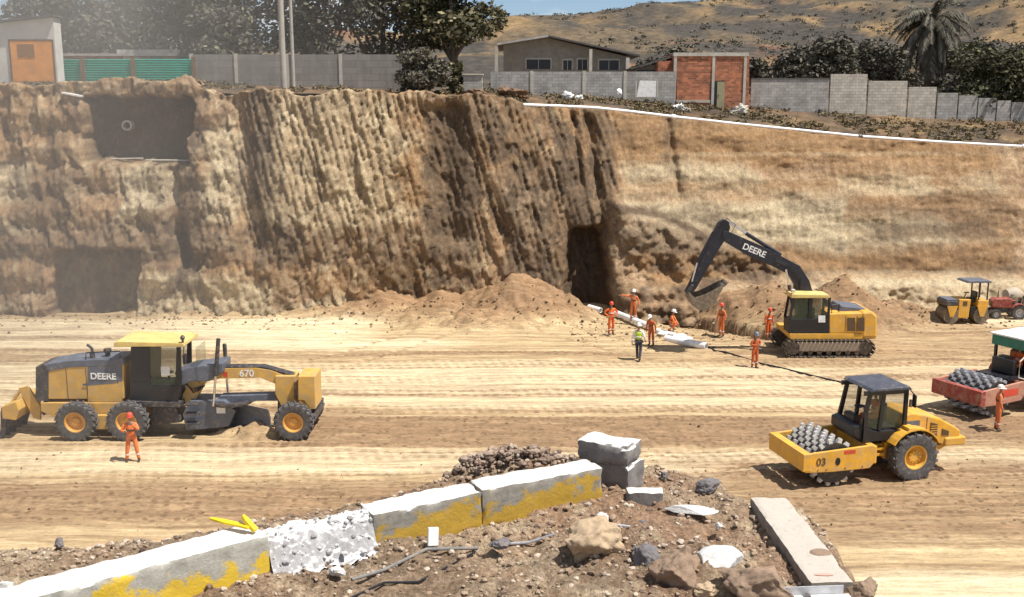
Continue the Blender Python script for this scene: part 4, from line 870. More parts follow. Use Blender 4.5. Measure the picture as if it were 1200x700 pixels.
# cab
cw = .62
MB().prism(gpoly([(152, 472), (152, 448), (176, 448), (176, 452), (213, 452), (208, 472)], -cw), -cw, cw).build('cab_base', 'black', G, .02)
MB().prism(gpoly([(153, 448), (153, 407), (176, 407), (176, 448)], -cw), -cw, cw).build('cab_rear', 'black', G, .02)
for (a, b) in (((206, 407), (211, 407)), ):
    for s in (-1, 1): MB().prism(gpoly([(207, 407), (212, 407), (213, 452), (206, 452)], -cw), s * cw - .03, s * cw + .03).build('cab_pillar', 'black', G)
for s in (-1, 1): MB().prism(gpoly([(176.3, 408), (206.7, 408), (206, 451.5), (176.3, 451.5)], -cw), s * (cw - .02) - .006, s * (cw - .02) + .006).build('cab_glass', 'glass', G)
MB().box(gp(212, 0, 0)[0] - .03, gp(212, 0, 0)[0] - .02, -cw + .03, cw - .03, gp(0, 451, -cw)[1], gp(0, 408, -cw)[1]).build('windscreen', 'glass', G)
MB().prism(gpoly([(133, 402), (137, 400), (215, 402), (216, 406.5), (133, 407)], -.85), -.85, .85).build('cab_roof', 'lightyellow', G, .03)
MB().box(gp(159, 0, -.7)[0], gp(170, 0, -.7)[0], -cw - .012, -cw - .003, gp(0, 440, -cw)[1], gp(0, 430, -cw)[1]).build('cab_decal', 'decal', G)
MB().box(-.3, .2, -.25, .25, 1.75, 1.95).box(-.36, -.25, -.25, .25, 1.95, 2.6).build('seat', 'black', G, .03)
MB().cyl((.45, 0, 1.6), (.36, 0, 2.25), .05).lathe([(.18, 0), (.2, .02), (.18, .04)], (.36, 0, 2.25), 'z', 16).build('steering_column', 'black', G)
for px, y in ((109, -.3), (127, -.15)):
    q = gp(px, 424, y); h = .52
    e = MB().cyl((q[0], y, q[1] - .05), (q[0], y, q[1] + h * .7), .09, 12); 
    if px < 120: e.tube([(q[0], y, q[1] + h * .6), (q[0], y, q[1] + h * .95), (q[0] - .1, y, q[1] + h * 1.15), (q[0] - .17, y, q[1] + h * 1.2)], .055, 8)
    else: e.cyl((q[0], y, q[1] + h * .7), (q[0], y, q[1] + h * .95), .14, 12)
    e.build('exhaust_stack' if px < 120 else 'air_intake', 'darksteel', G, smooth=True)
for px, py in ((214, 398), ): q = gp(px, py, -.8); MB().cyl((q[0], -.8, q[1] - .2), (q[0], -.8, q[1]), .04).lathe([(.07, 0), (.09, .08), (.03, .16)], (q[0], -.8, q[1]), 'z', 12).build('beacon', 'darksteel', G)
q = gp(217, 420, -.85); MB().box(q[0] - .05, q[0] + .03, -1.0, -.75, q[1] - .2, q[1] + .15).build('mirror', 'black', G, .01); MB().cyl((q[0] - .05, -.85, q[1] + .1), (q[0] - .1, -.62, q[1] + .35), .02).build('mirror_arm', 'black', G)
# platform, steps
for px in (80, 103): q0 = gp(px, 468, -hw - .01); q1 = gp(px, 432, -hw - .01); MB().box(q0[0] - .012, q0[0] + .012, -hw - .008, -hw - .002, q0[1], q1[1]).build('panel_seam', 'rust', G)
q0 = gp(62, 440, -hw); q1 = gp(98, 460, -hw); 
MB().tube([(gp(100, 422, -.6)[0], -.55, gp(100, 422, -.6)[1]), (gp(100, 414, -.6)[0], -.55, gp(100, 414, -.6)[1]), (gp(140, 412, -.6)[0], -.55, gp(140, 412, -.6)[1]), (gp(140, 420, -.6)[0], -.55, gp(140, 420, -.6)[1])], .022).build('handrail', 'black', G)
for k in range(4): MB().tube([(gp(213, 446, -.3)[0], -.35 + k * .1, gp(213, 446, -.3)[1]), (gp(226, 455 + k * 3, -.3)[0], -.4 + k * .08, gp(226, 455 + k * 3, -.3)[1]), (gp(240, 452, -.3)[0], -.3, gp(240, 452, -.3)[1])], .022).build('hydraulic_hose', 'black', G)
MB().prism(gpoly([(148, 470), (212, 472), (212, 477), (148, 476)], -.7), -.75, .75).build('platform', 'darksteel', G)
MB().prism(gpoly([(176, 478), (205, 478), (212, 496), (176, 500)], -.55), -.45, .45).build('articulation_frame', 'darksteel', G, .03)
for k in range(3): z = .55 + k * .35; MB().box(gp(186, 0, -.9)[0], gp(205, 0, -.9)[0], -.95, -.62, z, z + .05).build('step', 'darksteel', G)
# main frame (gooseneck)
MB().prism(gpoly([(212, 474), (214, 462), (226, 442), (240, 432), (300, 431), (318, 434), (338, 442), (338, 452), (322, 450), (305, 443), (258, 444), (240, 448), (226, 474)], -.22), -.22, .22).build('main_frame', 'grader_yellow', G, .02)
MB().tube([(gp(255, 429, -.2)[0], -.15, gp(255, 430, -.15)[1]), (gp(310, 429, -.2)[0], -.15, gp(310, 430, -.15)[1]), (gp(345, 440, -.2)[0], -.15, gp(345, 440, -.15)[1])], .07).build('hydraulic_line', 'darksteel', G, smooth=True)
MB().tube([(gp(255, 429, .1)[0], .12, gp(255, 428, .12)[1]), (gp(310, 429, .1)[0], .12, gp(310, 428, .12)[1]), (gp(350, 441, .1)[0], .12, gp(350, 439, .12)[1])], .05).build('hydraulic_line', 'darksteel', G, smooth=True)
q = gp(289, 438, -.23); lettering('670', .36, 'decal', G, (q[0], -.232, q[1]), (R(90), 0, 0), bold=.006)
q = gp(264, 439, -.23); MB().box(q[0] - .08, q[0] + .08, -.226, -.222, q[1] - .1, q[1] + .1).build('decal', 'redmark', G)
MB().prism(gpoly([(322, 441), (346, 441), (346, 478), (330, 478), (322, 462)], -.4), -.38, .38).build('front_bolster', 'grader_yellow', G, .03)
MB().prism(gpoly([(349, 441), (369, 441), (370, 480), (363, 480), (356, 470), (349, 470)], -.6), -.6, .6).build('front_plate', 'grader_yellow', G, .03)
MB().prism(gpoly([(345, 447), (350, 447), (350, 466), (345, 466)], -.4), -.5, .5).build('plate_bracket', 'rust', G)
MB().box(gp(344, 0, -1)[0] - .16, gp(344, 0, -1)[0] + .16, -.85, .85, .62, .86).build('front_axle', 'darksteel', G, .03)
# saddle, cylinders, drawbar, circle, blade
MB().prism(gpoly([(205, 436), (222, 430), (262, 425), (262, 436), (246, 446), (225, 447), (212, 452)], -.45), -.55, .55).build('saddle', 'greyblue', G, .04)
for (xa, ya, xb, yb, s) in ((256, 397, 250, 476, -.62), (263, 403, 268, 474, .62)):
    A = gp(xa, ya, s); B = gp(xb, yb, s); A = Vector((A[0], s, A[1])); B = Vector((B[0], s, B[1])); m_ = A.lerp(B, .55)
    c_ = MB().cyl(A, m_, .075, 12).build('lift_cylinder', 'darksteel', G, smooth=True); MB().cyl(m_, B, .045, 10).build('rod', 'chrome', c_, smooth=True)
MB().prism(gpoly([(252, 476), (258, 464), (325, 462), (335, 455), (335, 470), (300, 470), (262, 484)], -.2), -.22, .22).build('drawbar', 'greyblue', G, .02)
MB().prism(gpoly([(326, 450), (336, 448), (338, 486), (330, 492), (325, 480)], -.3), -.32, .32).build('drawbar_ball', 'darksteel', G, .03)
cxg = gp(247, 0, 0)[0]
MB().lathe([(.55, 0), (.76, 0), (.78, .06), (.76, .13), (.55, .13), (.54, .06)], (cxg, 0, 1.12), 'z', 36).build('blade_circle', 'darksteel', G, smooth=True)
bl = MB(); Tb = Matrix.Translation((cxg, 0, 0)) @ Matrix.Rotation(R(58), 4, 'Z'); prof = [(.20 * math.cos(a) + .0, .62 + .52 * math.sin(a)) for a in np.linspace(-1.25, 1.25, 9)]
pr2 = [(x - .035, z) for x, z in prof][::-1]; bl.prism(prof + pr2, -1.75, 1.75, Tb); bl.build('blade', 'greyblue', G)
MB().box(-.04, .0, -1.75, 1.75, .03, .16, Tb @ Matrix.Translation((.11, 0, 0))).build('cutting_edge', 'darksteel', G)
MB().prism(gpoly([(222, 470), (262, 470), (276, 482), (268, 500), (218, 505), (214, 486)], -.5), -.5, .5).build('circle_drive', 'greyblue', G, .02)
MB().box(gp(227, 0, -.5)[0], gp(238, 0, -.5)[0], -.53, -.503, .85, 1.1).build('decal', 'decal', G)

# ---------------- excavator
c0 = gr(970, 418); ey = c0.y + 1.2; ex = at(962, 400, ey).x
X_ = thing('excavator', 'yellow crawler excavator with a dark boom digging beside the trench', 'excavator', (ex, ey, 0))
def ep(px, py, dy=0.0): p = at(px, py, ey + dy); return (p.x - ex, p.z)
def epoly(pts, dy=0.0): return [ep(a, b, dy) for a, b in pts]
for s in (-1, 1):
    o = MB().prism([(-1.95, .28), (1.85, .28), (1.95, .5), (1.85, .74), (-1.95, .74), (-2.05, .5)], s * 1.2 - .16, s * 1.2 + .16).build('track_frame', 'trackpaint', X_, .04)
    L, r = 1.75, .40; per = 4 * L + 2 * math.pi * r; ns = 46; tr_ = MB()
    for k in range(ns):
        d = per * k / ns
        if d < 2 * L: x, z, a = -L + d, .45 + r, 0
        elif d < 2 * L + math.pi * r: q = (d - 2 * L) / r; x, z, a = L + r * math.sin(q), .45 + r * math.cos(q), q
        elif d < 4 * L + math.pi * r: x, z, a = L - (d - 2 * L - math.pi * r), .45 - r, math.pi
        else: q = (d - 4 * L - math.pi * r) / r; x, z, a = -L - r * math.sin(q), .45 - r * math.cos(q), math.pi + q
        T = Matrix.Translation((x, s * 1.2, z)) @ Matrix.Rotation(a, 4, 'Y'); tr_.box(-.078, .078, -.3, .3, -.02, .02, T).box(-.05, -.03, -.3, .3, .02, .038, T)
    tr_.build('crawler_track', 'track', X_)
    for x, r2 in ((-L, .33), (L, .33)): MB().lathe([(.05, -.2), (r2, -.18), (r2, .18), (.05, .2)], (x, s * 1.2, .45), 'y', 20).build('sprocket', 'track', X_, smooth=True)
    for k in range(7): MB().lathe([(.04, -.17), (.12, -.16), (.12, .16), (.04, .17)], (-1.35 + k * .45, s * 1.2, .22), 'y', 12).build('roller', 'track', X_, smooth=True)
MB().box(-.9, .9, -.95, .95, .4, .8).lathe([(.7, .8), (.7, 1.02)], (0, 0, 0), 'z', 28).build('carbody', 'darksteel', X_, .03)
MB().prism(epoly([(926, 397.5), (925, 391), (1025, 391), (1027, 397.5)], -1.25), -1.28, 1.28).build('deck', 'yellow', X_, .02)
MB().prism(epoly([(972, 390.8), (972, 368), (1016, 367), (1016, 390.8)], -1.27), -1.27, -.35).build('side_housing', 'yellow', X_, .04)
MB().prism(epoly([(972, 390.8), (972, 368), (1012, 367), (1012, 390.8)], -.3), .35, 1.27).build('side_housing', 'yellow', X_, .04)
MB().prism(epoly([(978, 391), (978, 370), (1016, 368), (1016, 391)], -.3), -.345, .345).build('engine_bay', 'yellow', X_, .02)
MB().prism(epoly([(1010, 391), (1010, 366), (1022, 365), (1028, 370), (1028, 396), (1010, 396)], -1.27), -1.31, 1.31).build('counterweight', 'yellow', X_, .10)
MB().prism(epoly([(980, 366.5), (985, 358), (1013, 361), (1017, 366)], -.6), -.75, .75).build('engine_cover', 'greyblue', X_, .04)
MB().box(ep(986, 0)[0], ep(990, 0)[0], -.3, -.1, ep(0, 358)[1], ep(0, 350)[1]).build('exhaust_stack', 'darksteel', X_, .03)
for a, b in ((993, 1002), (1005, 1013)):
    if a < 1005: MB().prism(epoly([(a, 388), (a, 372.5), (b, 372.5), (b, 388)], -1.28), -1.292, -1.272).build('side_grille', 'darkdecal', X_)
    else: MB().prism(epoly([(a, 388), (a, 372.5), (b, 372.5), (b, 388)], -1.31), -1.335, -1.313).build('side_grille', 'darkdecal', X_)
# boom hoses, seams, lamp
hp_ = [ep(936, 345, -.32), ep(937, 326, -.32), ep(922, 311, -.32), ep(908, 305.5, -.32)]
for k in (0, .06): MB().tube([(x + k, -.31, z - .02 + k) for x, z in hp_], .022).build('hydraulic_hose', 'black', X_)
hp_ = [ep(856, 276, -.3), ep(862, 264, -.3), ep(852, 256, -.3), ep(842, 268, -.3)]
MB().tube([(x, -.28, z) for x, z in hp_], .025).build('hydraulic_hose', 'black', X_)
for px in (990.5, 1003.5): q0 = ep(px, 389, -1.28); q1 = ep(px, 370, -1.28); MB().box(q0[0] - .01, q0[0] + .01, -1.283, -1.273, q0[1], q1[1]).build('panel_seam', 'rust', X_)
q0 = ep(929, 343.5, -1.2); MB().box(q0[0] - .05, q0[0] + .12, -1.2, -1.0, q0[1] + .02, q0[1] + .16).build('work_lamp', 'frame', X_, .01)
# handrails
rp_ = [ep(975, 368, -1.2), ep(975, 358, -1.2), ep(985, 357, -1.2)]
MB().tube([(rp_[0][0], -1.15, rp_[0][1]), (rp_[1][0], -1.15, rp_[1][1]), (rp_[2][0], -1.0, rp_[2][1]), (rp_[2][0], -1.0, rp_[2][1] - .4)], .025).build('handrail', 'black', X_)
# cab
c1, c2 = -1.27, -.35
cabp = [(924, 390), (924, 372), (929, 349), (971, 349), (972, 390)]
MB().prism(epoly([(924, 390.8), (924, 375), (949, 374), (972, 374), (972, 390.8)], c1), c1, c2).build('cab_base', 'black', X_, .02)
MB().prism(epoly([(927, 349.5), (928, 344.6), (971, 345.6), (972.5, 349.5)], c1), c1 - .03, c2 + .03).build('cab_roof', 'lightyellow', X_, .03)
for s in (c1 + .03, c2 - .03):
    for a, b, c_, d in ((924, 929, 375, 349), (947, 949, 375, 349), (969, 971, 375, 349)):
        MB().prism(epoly([(a, c_), (b, d), (b + 3, d), (a + 3, c_)], c1), s - .025, s + .025).build('cab_pillar', 'black', X_)
    MB().prism(epoly([(926.5, 374.5), (931, 349.8), (947, 349.8), (947, 374.5)], c1), s - .006, s + .006).build('cab_glass', 'glass', X_)
    MB().prism(epoly([(951, 374.5), (951, 349.8), (969, 349.8), (969, 374.5)], c1), s - .006, s + .006).build('cab_glass', 'glass', X_)
MB().box(-1.1, -.75, -1.0, -.6, 1.5, 1.75).box(-.8, -.68, -1.0, -.6, 1.75, 2.35).build('seat', 'black', X_, .03)
MB().prism(epoly([(959, 378), (959, 370), (967, 370), (967, 378)], c1), c1 - .02, c1 - .003).build('decal', 'decal', X_)
# boom etc.
bp = [(933, 372), (951, 372), (951, 341), (947, 328), (936, 311), (917, 301), (903, 293), (853, 271), (846, 270), (845, 276), (850, 284), (874, 298.5), (903, 311), (923, 321), (931, 334)]
MB().prism(epoly(bp, -.05), -.28, .20).build('boom', 'navy', X_, .025)
A, B = ep(868, 287.5, -.3), ep(905, 303, -.3); ang = math.atan2(B[1] - A[1], B[0] - A[0]); q = ep(884, 294, -.3)
lettering('DEERE', .42, 'decal', X_, (q[0], -.287, q[1]), (R(90), -ang, 0), bold=.008)
for s in (-.42, .34):
    A = ep(921, 316, s); B = ep(929, 352, s); A = Vector((A[0], s, A[1])); B = Vector((B[0] + .05, s, B[1] - .4)); m_ = A.lerp(B, .4)
    o = MB().cyl(m_, B, .085, 12).build('boom_cylinder', 'navy', X_, smooth=True); MB().cyl(A, m_, .05, 10).build('rod', 'chrome', o, smooth=True)
sp_ = [(842, 260), (848, 257), (853, 259), (855, 266), (852, 276), (843, 290), (815, 338), (809, 343), (804, 340), (813, 320), (830, 285), (837, 269)]
MB().prism(epoly(sp_, -.05), -.22, .14).build('stick', 'navy', X_, .02)
A = ep(854, 260); m_ = ep(874, 273.5); B = ep(915, 299)
o = MB().cyl((m_[0], 0, m_[1]), (B[0], 0, B[1]), .095, 12).build('stick_cylinder', 'navy', X_, smooth=True); MB().cyl((A[0], 0, A[1]), (m_[0], 0, m_[1]), .05, 10).build('rod', 'chrome', o, smooth=True)
A = ep(836, 272, -.3); m_ = ep(817, 308, -.3); B = ep(811, 330, -.3)
o = MB().cyl((A[0], -.30, A[1]), (m_[0], -.30, m_[1]), .07, 12).build('bucket_cylinder', 'navy', X_, smooth=True); MB().cyl((m_[0], -.30, m_[1]), (B[0], -.30, B[1]), .045, 10).build('rod', 'chrome', o, smooth=True)
MB().prism(epoly([(803, 343), (809, 333), (813, 334), (808, 346)], -.2), -.30, .22).build('bucket_link', 'darksteel', X_, .02)
bk = [(805, 341), (812, 346), (822, 343), (846, 331), (834, 354), (827, 360), (818, 361), (809, 356), (806, 350)]
inner = [(813, 347.5), (822, 345), (842, 334), (832, 352.5), (826, 357.5), (818, 358.5), (811, 354)]
m_ = MB()
for s in (-.62, .58): m_.prism(epoly(bk, 0), s - .03, s + .03)
o_, i_ = epoly(bk[3:] + bk[:1]), epoly([(843.5, 333), (832.5, 352), (826, 357.5), (818, 358.5), (811, 354), (808.5, 349), (808, 343)])
m_.prism(o_ + i_[::-1], -.587, .547).build('bucket', 'bucket', X_)
for k in range(5):
    y = -.55 + k * .265; p = epoly([(843, 333), (851, 328.5), (846, 334)]); MB().prism(p, y - .05, y + .05).build('bucket_tooth', 'darksteel', X_)

# ---------------- padfoot rollers
def padroller(name, label, loc, th, body, sidem, rimm, cab=True, drum='steel'):
    t = thing(name, label, 'road roller', loc, R(th), 'padfoot rollers parked in the pit')
    dx, dz, dr = -2.82, .80, .66
    o = MB().lathe([(.1, -.93), (dr, -.95), (dr, .95), (.1, .93)], (dx, 0, dz), 'y', 48).build('drum', 'drumsteel', t, smooth=True)
    pd = MB(); nr = 9
    for r_ in range(nr):
        for k in range(14):
            a = (k + (.5 if r_ % 2 else 0)) * 2 * math.pi / 14; y = -.87 + r_ * 1.74 / (nr - 1)
            T = Matrix.Translation((dx, y, dz)) @ Matrix.Rotation(-a, 4, 'Y') @ Matrix.Translation((dr, 0, 0))
            v = [(-.01, -.07, -.075), (-.01, .07, -.075), (-.01, .07, .075), (-.01, -.07, .075), (.12, -.05, -.05), (.12, .05, -.05), (.12, .05, .05), (.12, -.05, .05)]
            pd.add(v, [(4, 5, 6, 7), (0, 1, 5, 4), (1, 2, 6, 5), (2, 3, 7, 6), (3, 0, 4, 7)], T)
    p_ = pd.build('pads', 'padsteel' if cab else 'steel', o)
    for s in (-1, 1):
        MB().prism([(-3.93, .62), (-3.93, 1.22), (-3.8, 1.24), (-1.62, 1.36), (-1.5, 1.30), (-1.5, .80), (-1.68, .60), (-3.0, .58)], s * 1.09 - .05, s * 1.09 + .05).build('frame_side', sidem, t, .02)
        MB().lathe([(.02, -.006), (.085, -.006), (.085, .006), (.02, .006)], (0, 0, 0), 'y', 18).build('bearing_opening', 'black', t, loc=(dx, s * 1.146, .92)).scale = (1, 1, 1.5)
    MB().box(-4.02, -3.74, -1.15, 1.15, .66, 1.235).build('front_beam', body, t, .02)
    MB().box(-3.735, -3.62, -1.02, 1.02, 1.0, 1.16).build('scraper', 'darksteel', t)
    MB().box(-1.62, -1.38, -1.03, 1.03, .7, 1.28).build('rear_beam', body, t, .02)
    if cab:
        lettering('03', .34, 'darkdecal', t, (-3.40, -1.150, .94), (R(90), 0, 0), bold=.004)
        MB().box(-2.62, -2.22, -1.146, -1.141, 1.14, 1.26).build('decal', 'redmark', t)
        for q in (-3.5, -3.2, -2.55, -1.95): MB().cyl((q, -1.145, .68), (q, -1.165, .68), .02, 6).build('bolt', 'darksteel', t)
    else: MB().box(-3.1, -1.9, -1.146, -1.141, .86, 1.14).build('decal', 'redmark', t)
    MB().box(-1.38, -.78, -.42, .42, .72, 1.12).build('articulation_joint', body, t, .03)
    for z in (.78, .98): MB().box(-1.3, -.86, -.62, .62, z, z + .08).build('hitch_plate', body if cab else 'darksteel', t)
    MB().tube([(-1.45, -.5, 1.1), (-1.2, -.6, 1.35), (-.9, -.5, 1.2)], .03).build('hydraulic_hose', 'black', t)
    # rear chassis + engine hood
    MB().box(-.78, 1.2, -.52, .52, .62, 1.2).build('chassis', body, t, .03)
    prof = [(-.18, 1.22), (-.18, 2.10), (.05, 2.16), (.55, 2.06), (1.1, 1.90), (1.72, 1.56), (1.88, 1.44), (1.90, 1.02), (1.65, .92), (1.2, 1.0), (.9, 1.22)]
    MB().prism(prof, -.66, .66).build('engine_hood', body, t, .05)
    MB().box(1.3, 2.08, -.72, .72, .95, 1.24).build('rear_bumper', body, t, .05)
    MB().prism([(.95, .70), (1.5, .95), (1.3, .98), (.9, .98)], -.6, .6).build('rear_skid', body, t, .02)
    for a in (.74, 1.18): 
        for s in (-1, 1): MB().prism([(a, 1.34), (a, 1.80 - (a - .74) * .55), (a + .26, 1.72 - (a - .74) * .6), (a + .26, 1.30)], s * .668 - .01, s * .668 + .01).build('hood_vent', 'darkdecal', t)
    for s in (-1, 1):
        MB().box(-.12, .34, s * .668 - .006, s * .668 + .006, 1.62, 1.9).build('side_panel', 'greyblue', t)
        fen = []; 
        for a in np.linspace(R(28), R(150), 12): fen.append((.0 + .96 * math.cos(a), .8 + .96 * math.sin(a)))
        for a in np.linspace(R(150), R(28), 12): fen.append((.0 + .91 * math.cos(a), .8 + .91 * math.sin(a)))
        MB().prism(fen, s * .84 - .25, s * .84 + .25).build('fender', body, t)
        wheel(t, 0, s * .86, .80, .80, .52, rimm, 17, s, .50)
        MB().box(-.32, -.02, s * .86 - .2, s * .86 + .2, 1.66, 1.80).build('step', body if cab else 'darksteel', t, .02)
    for s in (-1, 1):
        MB().box(.60, .612, s * .668 - .008, s * .668 + .008, 1.26, 1.98).build('panel_seam', 'rust', t)
        for zz in (1.42, 1.5, 1.58, 1.66): MB().box(.76, .98, s * .682 - .004, s * .682 + .004, zz, zz + .02).build('vent_slat', body, t)
    for k in range(3): MB().tube([(-1.5, -.3 + k * .2, 1.2), (-1.25, -.34 + k * .2, 1.4), (-.8, -.3 + k * .2, 1.15)], .028).build('hydraulic_hose', 'black', t)
    MB().cyl((.62, .3, 1.95), (.62, .3, 2.3), .05).build('exhaust_stack', 'darksteel', t)
    if cab:
        MB().box(.02, .22, -.672, -.667, 1.66, 1.86).build('decal', 'decal', t)
        z0, z1 = 1.30, 3.02
        MB().prism([(-1.75, z0), (-2.05, 1.55), (-2.05, 1.85), (-1.8, 1.92), (-1.3, 1.66), (-.2, 1.64), (-.2, z0)], -.70, .70).build('cab_base', 'black', t, .03)
        MB().prism([(-1.62, z1 - .02), (-1.52, z1 + .08), (-.24, z1 + .10), (-.12, z1 - .02)], -.84, .84).build('cab_roof', 'roofslate', t, .03)
        for s in (-.68, .68):
            for p in ([(-1.84, 1.75), (-1.58, z1 - .02), (-1.46, z1 - .02), (-1.70, 1.75)], [(-1.20, 1.7), (-1.10, z1 - .02), (-.98, z1 - .02), (-1.08, 1.7)], [(-.30, 1.7), (-.30, z1 - .02), (-.18, z1 - .02), (-.18, 1.7)]):
                MB().prism(p, s - .045, s + .045).build('cab_pillar', 'black', t)
            MB().box(-1.75, -.2, s - .04, s + .04, 2.86, 3.0).build('cab_rail', 'black', t)
            MB().prism([(-1.70, 1.85), (-1.46, z1 - .03), (-1.11, z1 - .03), (-1.2, 1.70)], s - .004, s + .004).build('cab_glass', 'glass', t)
            MB().prism([(-1.07, 1.75), (-.98, z1 - .03), (-.31, z1 - .03), (-.31, 1.75)], s - .004, s + .004).build('cab_glass', 'glass', t)
        MB().box(-1.0, -.7, -.25, .25, 1.72, 1.86).box(-.72, -.6, -.25, .25, 1.86, 2.42).build('seat', 'black', t, .03)
        MB().box(-1.85, -1.6, -.3, .3, 1.88, 2.1).build('dashboard', 'black', t, .04)
        MB().cyl((-1.6, 0, 2.1), (-1.45, 0, 2.3), .03).lathe([(.17, 0), (.19, .015), (.17, .03)], (-1.45, 0, 2.3), 'z', 16).build('steering_wheel', 'black', t)
        MB().box(-.13, -.08, -1.02, -.84, 2.45, 2.85).build('mirror', 'black', t, .01); MB().cyl((-.11, -.68, 2.95), (-.11, -.95, 2.85), .018).build('mirror_arm', 'black', t)
        MB().prism([(-1.75, 1.35), (-1.62, 1.35), (-1.62, 2.35), (-1.75, 2.35)], -.78, -.75).build('handrail', 'black', t)
    else:
        MB().box(-2.0, -.1, -.72, .72, 1.28, 1.40).build('platform', 'black', t)
        for x, y in ((-.85, -.8), (-.85, .8), (.8, -.8), (.8, .8)): MB().box(x - .05, x + .05, y - .05, y + .05, 1.3, 2.36).build('canopy_post', 'black', t)
        MB().box(-.95, 1.5, -.95, .95, 2.36, 2.78).build('canopy', 'green', t, .02); MB().box(-1.02, 1.57, -1.02, 1.02, 2.784, 2.85).build('canopy_top', 'white', t, .01)
        MB().box(-.7, -.2, -.3, .3, 1.42, 1.62).box(-.28, -.15, -.3, .3, 1.62, 2.1).build('seat', 'black', t, .03)
        MB().box(-1.45, -1.2, -.5, .5, 1.4, 2.0).build('dashboard', 'black', t, .04)
        MB().cyl((-1.25, 0, 1.85), (-1.08, 0, 2.02), .03).lathe([(.18, 0), (.20, .015), (.18, .03)], (-1.08, 0, 2.02), 'z', 16).build('steering_wheel', 'black', t)
        MB().tube([(-1.3, -.9, 1.35), (-1.62, -.9, 1.45), (-1.62, -.9, 2.1), (-1.3, -.9, 2.3)], .03).build('handrail', 'frame', t)
    return t
th1 = 13; RA = padroller('padfoot_roller', 'yellow padfoot roller with a closed black cab in the right foreground of the pit', (12.75, 32.45, 0), th1, 'yellow', 'yellow', 'yellow')
th2 = 27; RB = padroller('padfoot_roller', 'red padfoot roller under a green canopy at the right edge', (20.85, 40.3, 0), th2, 'red', 'pinkred', 'red', cab=False)

# ---------------- small tandem roller
tr0 = gr(1132, 380); t = thing('tandem_roller', 'small yellow tandem roller with a thin canopy parked below the batter', 'road roller', (tr0.x, tr0.y + .6, 0), R(3)); t.scale = (.84, .84, .92)
for x in (-1.02, 1.0): 
    MB().lathe([(.08, -.60), (.52, -.62), (.52, .62), (.08, .60)], (x, 0, .52), 'y', 32).build('drum', 'bucket', t, smooth=True)
    for s in (-1, 1): MB().prism([(x - .12, .45), (x + .12, .45), (x + .35, 1.1), (x - .35, 1.1)], s * .68 - .03, s * .68 + .03).build('drum_fork', 'yellow', t)
MB().box(-1.5, -.6, -.66, .66, 1.1, 1.42).build('front_cowl', 'darksteel', t, .05)
MB().box(-1.42, -.62, -.6, .6, 1.424, 1.5).build('cowl_top', 'greyblue', t, .03)
MB().prism([(-.58, .35), (.15, .35), (.22, 1.48), (-.58, 1.5)], -.62, .62).build('engine_housing', 'yellow', t, .04)
MB().box(-.3, -.02, -.632, -.622, 1.1, 1.38).build('side_grille', 'darkdecal', t)
MB().box(.25, .62, -.6, .6, .5, 1.05).build('platform', 'black', t, .02)
MB().prism([(.66, 1.0), (1.45, 1.0), (1.4, 1.42), (.7, 1.45)], -.64, .64).build('rear_tank', 'yellow', t, .05)
MB().box(.3, .75, -.3, .3, 1.25, 1.5).box(.7, .82, -.3, .3, 1.5, 1.9).build('seat', 'black', t, .04)
MB().cyl((.0, 0, 1.4), (.18, 0, 1.8), .03).lathe([(.17, 0), (.19, .015), (.17, .03)], (.18, 0, 1.8), 'z', 16).build('steering_wheel', 'black', t)
for x, y in ((.78, -.5), (.78, .5), (1.35, -.5), (1.35, .5)): MB().box(x - .035, x + .035, y - .035, y + .035, 1.4, 2.50).build('canopy_post', 'black', t)
MB().prism([(-.2, 2.5), (1.5, 2.5), (1.4, 2.62), (-.1, 2.62)], -.72, .72).build('canopy', 'greyblue', t, .02)

# ---------------- small red tractor and grey mixer at the right edge
tr0 = gr(1176, 376); t = thing('tractor', 'small red tractor parked just right of the small tandem roller', 'tractor', (tr0.x + .25, tr0.y + .8, 0), R(-8)); t.scale = (.8, .8, .85)
MB().prism([(-.8, .75), (-.85, 1.2), (-.6, 1.35), (.5, 1.38), (.55, .75)], -.42, .42).build('hood', 'red', t, .06)
MB().box(-.5, 1.0, -.25, .25, .45, .8).build('chassis', 'darksteel', t, .04)
MB().box(-.86, -.82, -.3, .3, .8, 1.15).build('grille', 'black', t)
for s in (-1, 1): wheel(t, -.55, s * .55, .32, .32, .22, 'steel', 16, s); wheel(t, .95, s * .62, .5, .5, .32, 'steel', 16, s)
for s in (-1, 1):
    fen = [(.95 + .6 * math.cos(a), .5 + .6 * math.sin(a)) for a in np.linspace(.2, 2.7, 10)] + [(.95 + .55 * math.cos(a), .5 + .55 * math.sin(a)) for a in np.linspace(2.7, .2, 10)]
    MB().prism(fen, s * .62 - .18, s * .62 + .18).build('fender', 'red', t)
MB().box(.75, 1.15, -.25, .25, .95, 1.05).box(1.1, 1.2, -.25, .25, 1.05, 1.4).build('seat', 'black', t, .03)
MB().cyl((.45, 0, 1.3), (.6, 0, 1.55), .025).lathe([(.14, 0), (.16, .012), (.14, .025)], (.6, 0, 1.55), 'z', 14).build('steering_wheel', 'black', t)
MB().cyl((-.3, .15, 1.35), (-.3, .15, 1.8), .035).build('exhaust_stack', 'darksteel', t)
tr0 = gr(1196, 372); t = thing('concrete_mixer', 'grey drum mixer on a small trailer at the right edge', 'mixer', (tr0.x + .2, tr0.y + 1.6, 0), R(12)); t.scale = (.75, .75, .8)
MB().lathe([(.1, -.75), (.42, -.6), (.58, -.1), (.55, .3), (.3, .8), (.24, .82)], (0, 0, 1.25), 'x', 24).build('drum', 'trackpaint', t, smooth=True)
MB().box(-.9, .9, -.45, .45, .45, .6).build('trailer_frame', 'green', t, .02)
for x in (-.7, .7): MB().prism([(x - .12, .6), (x + .12, .6), (x + .05, 1.25), (x - .05, 1.25)], -.5, -.42).build('bracket', 'darksteel', t)
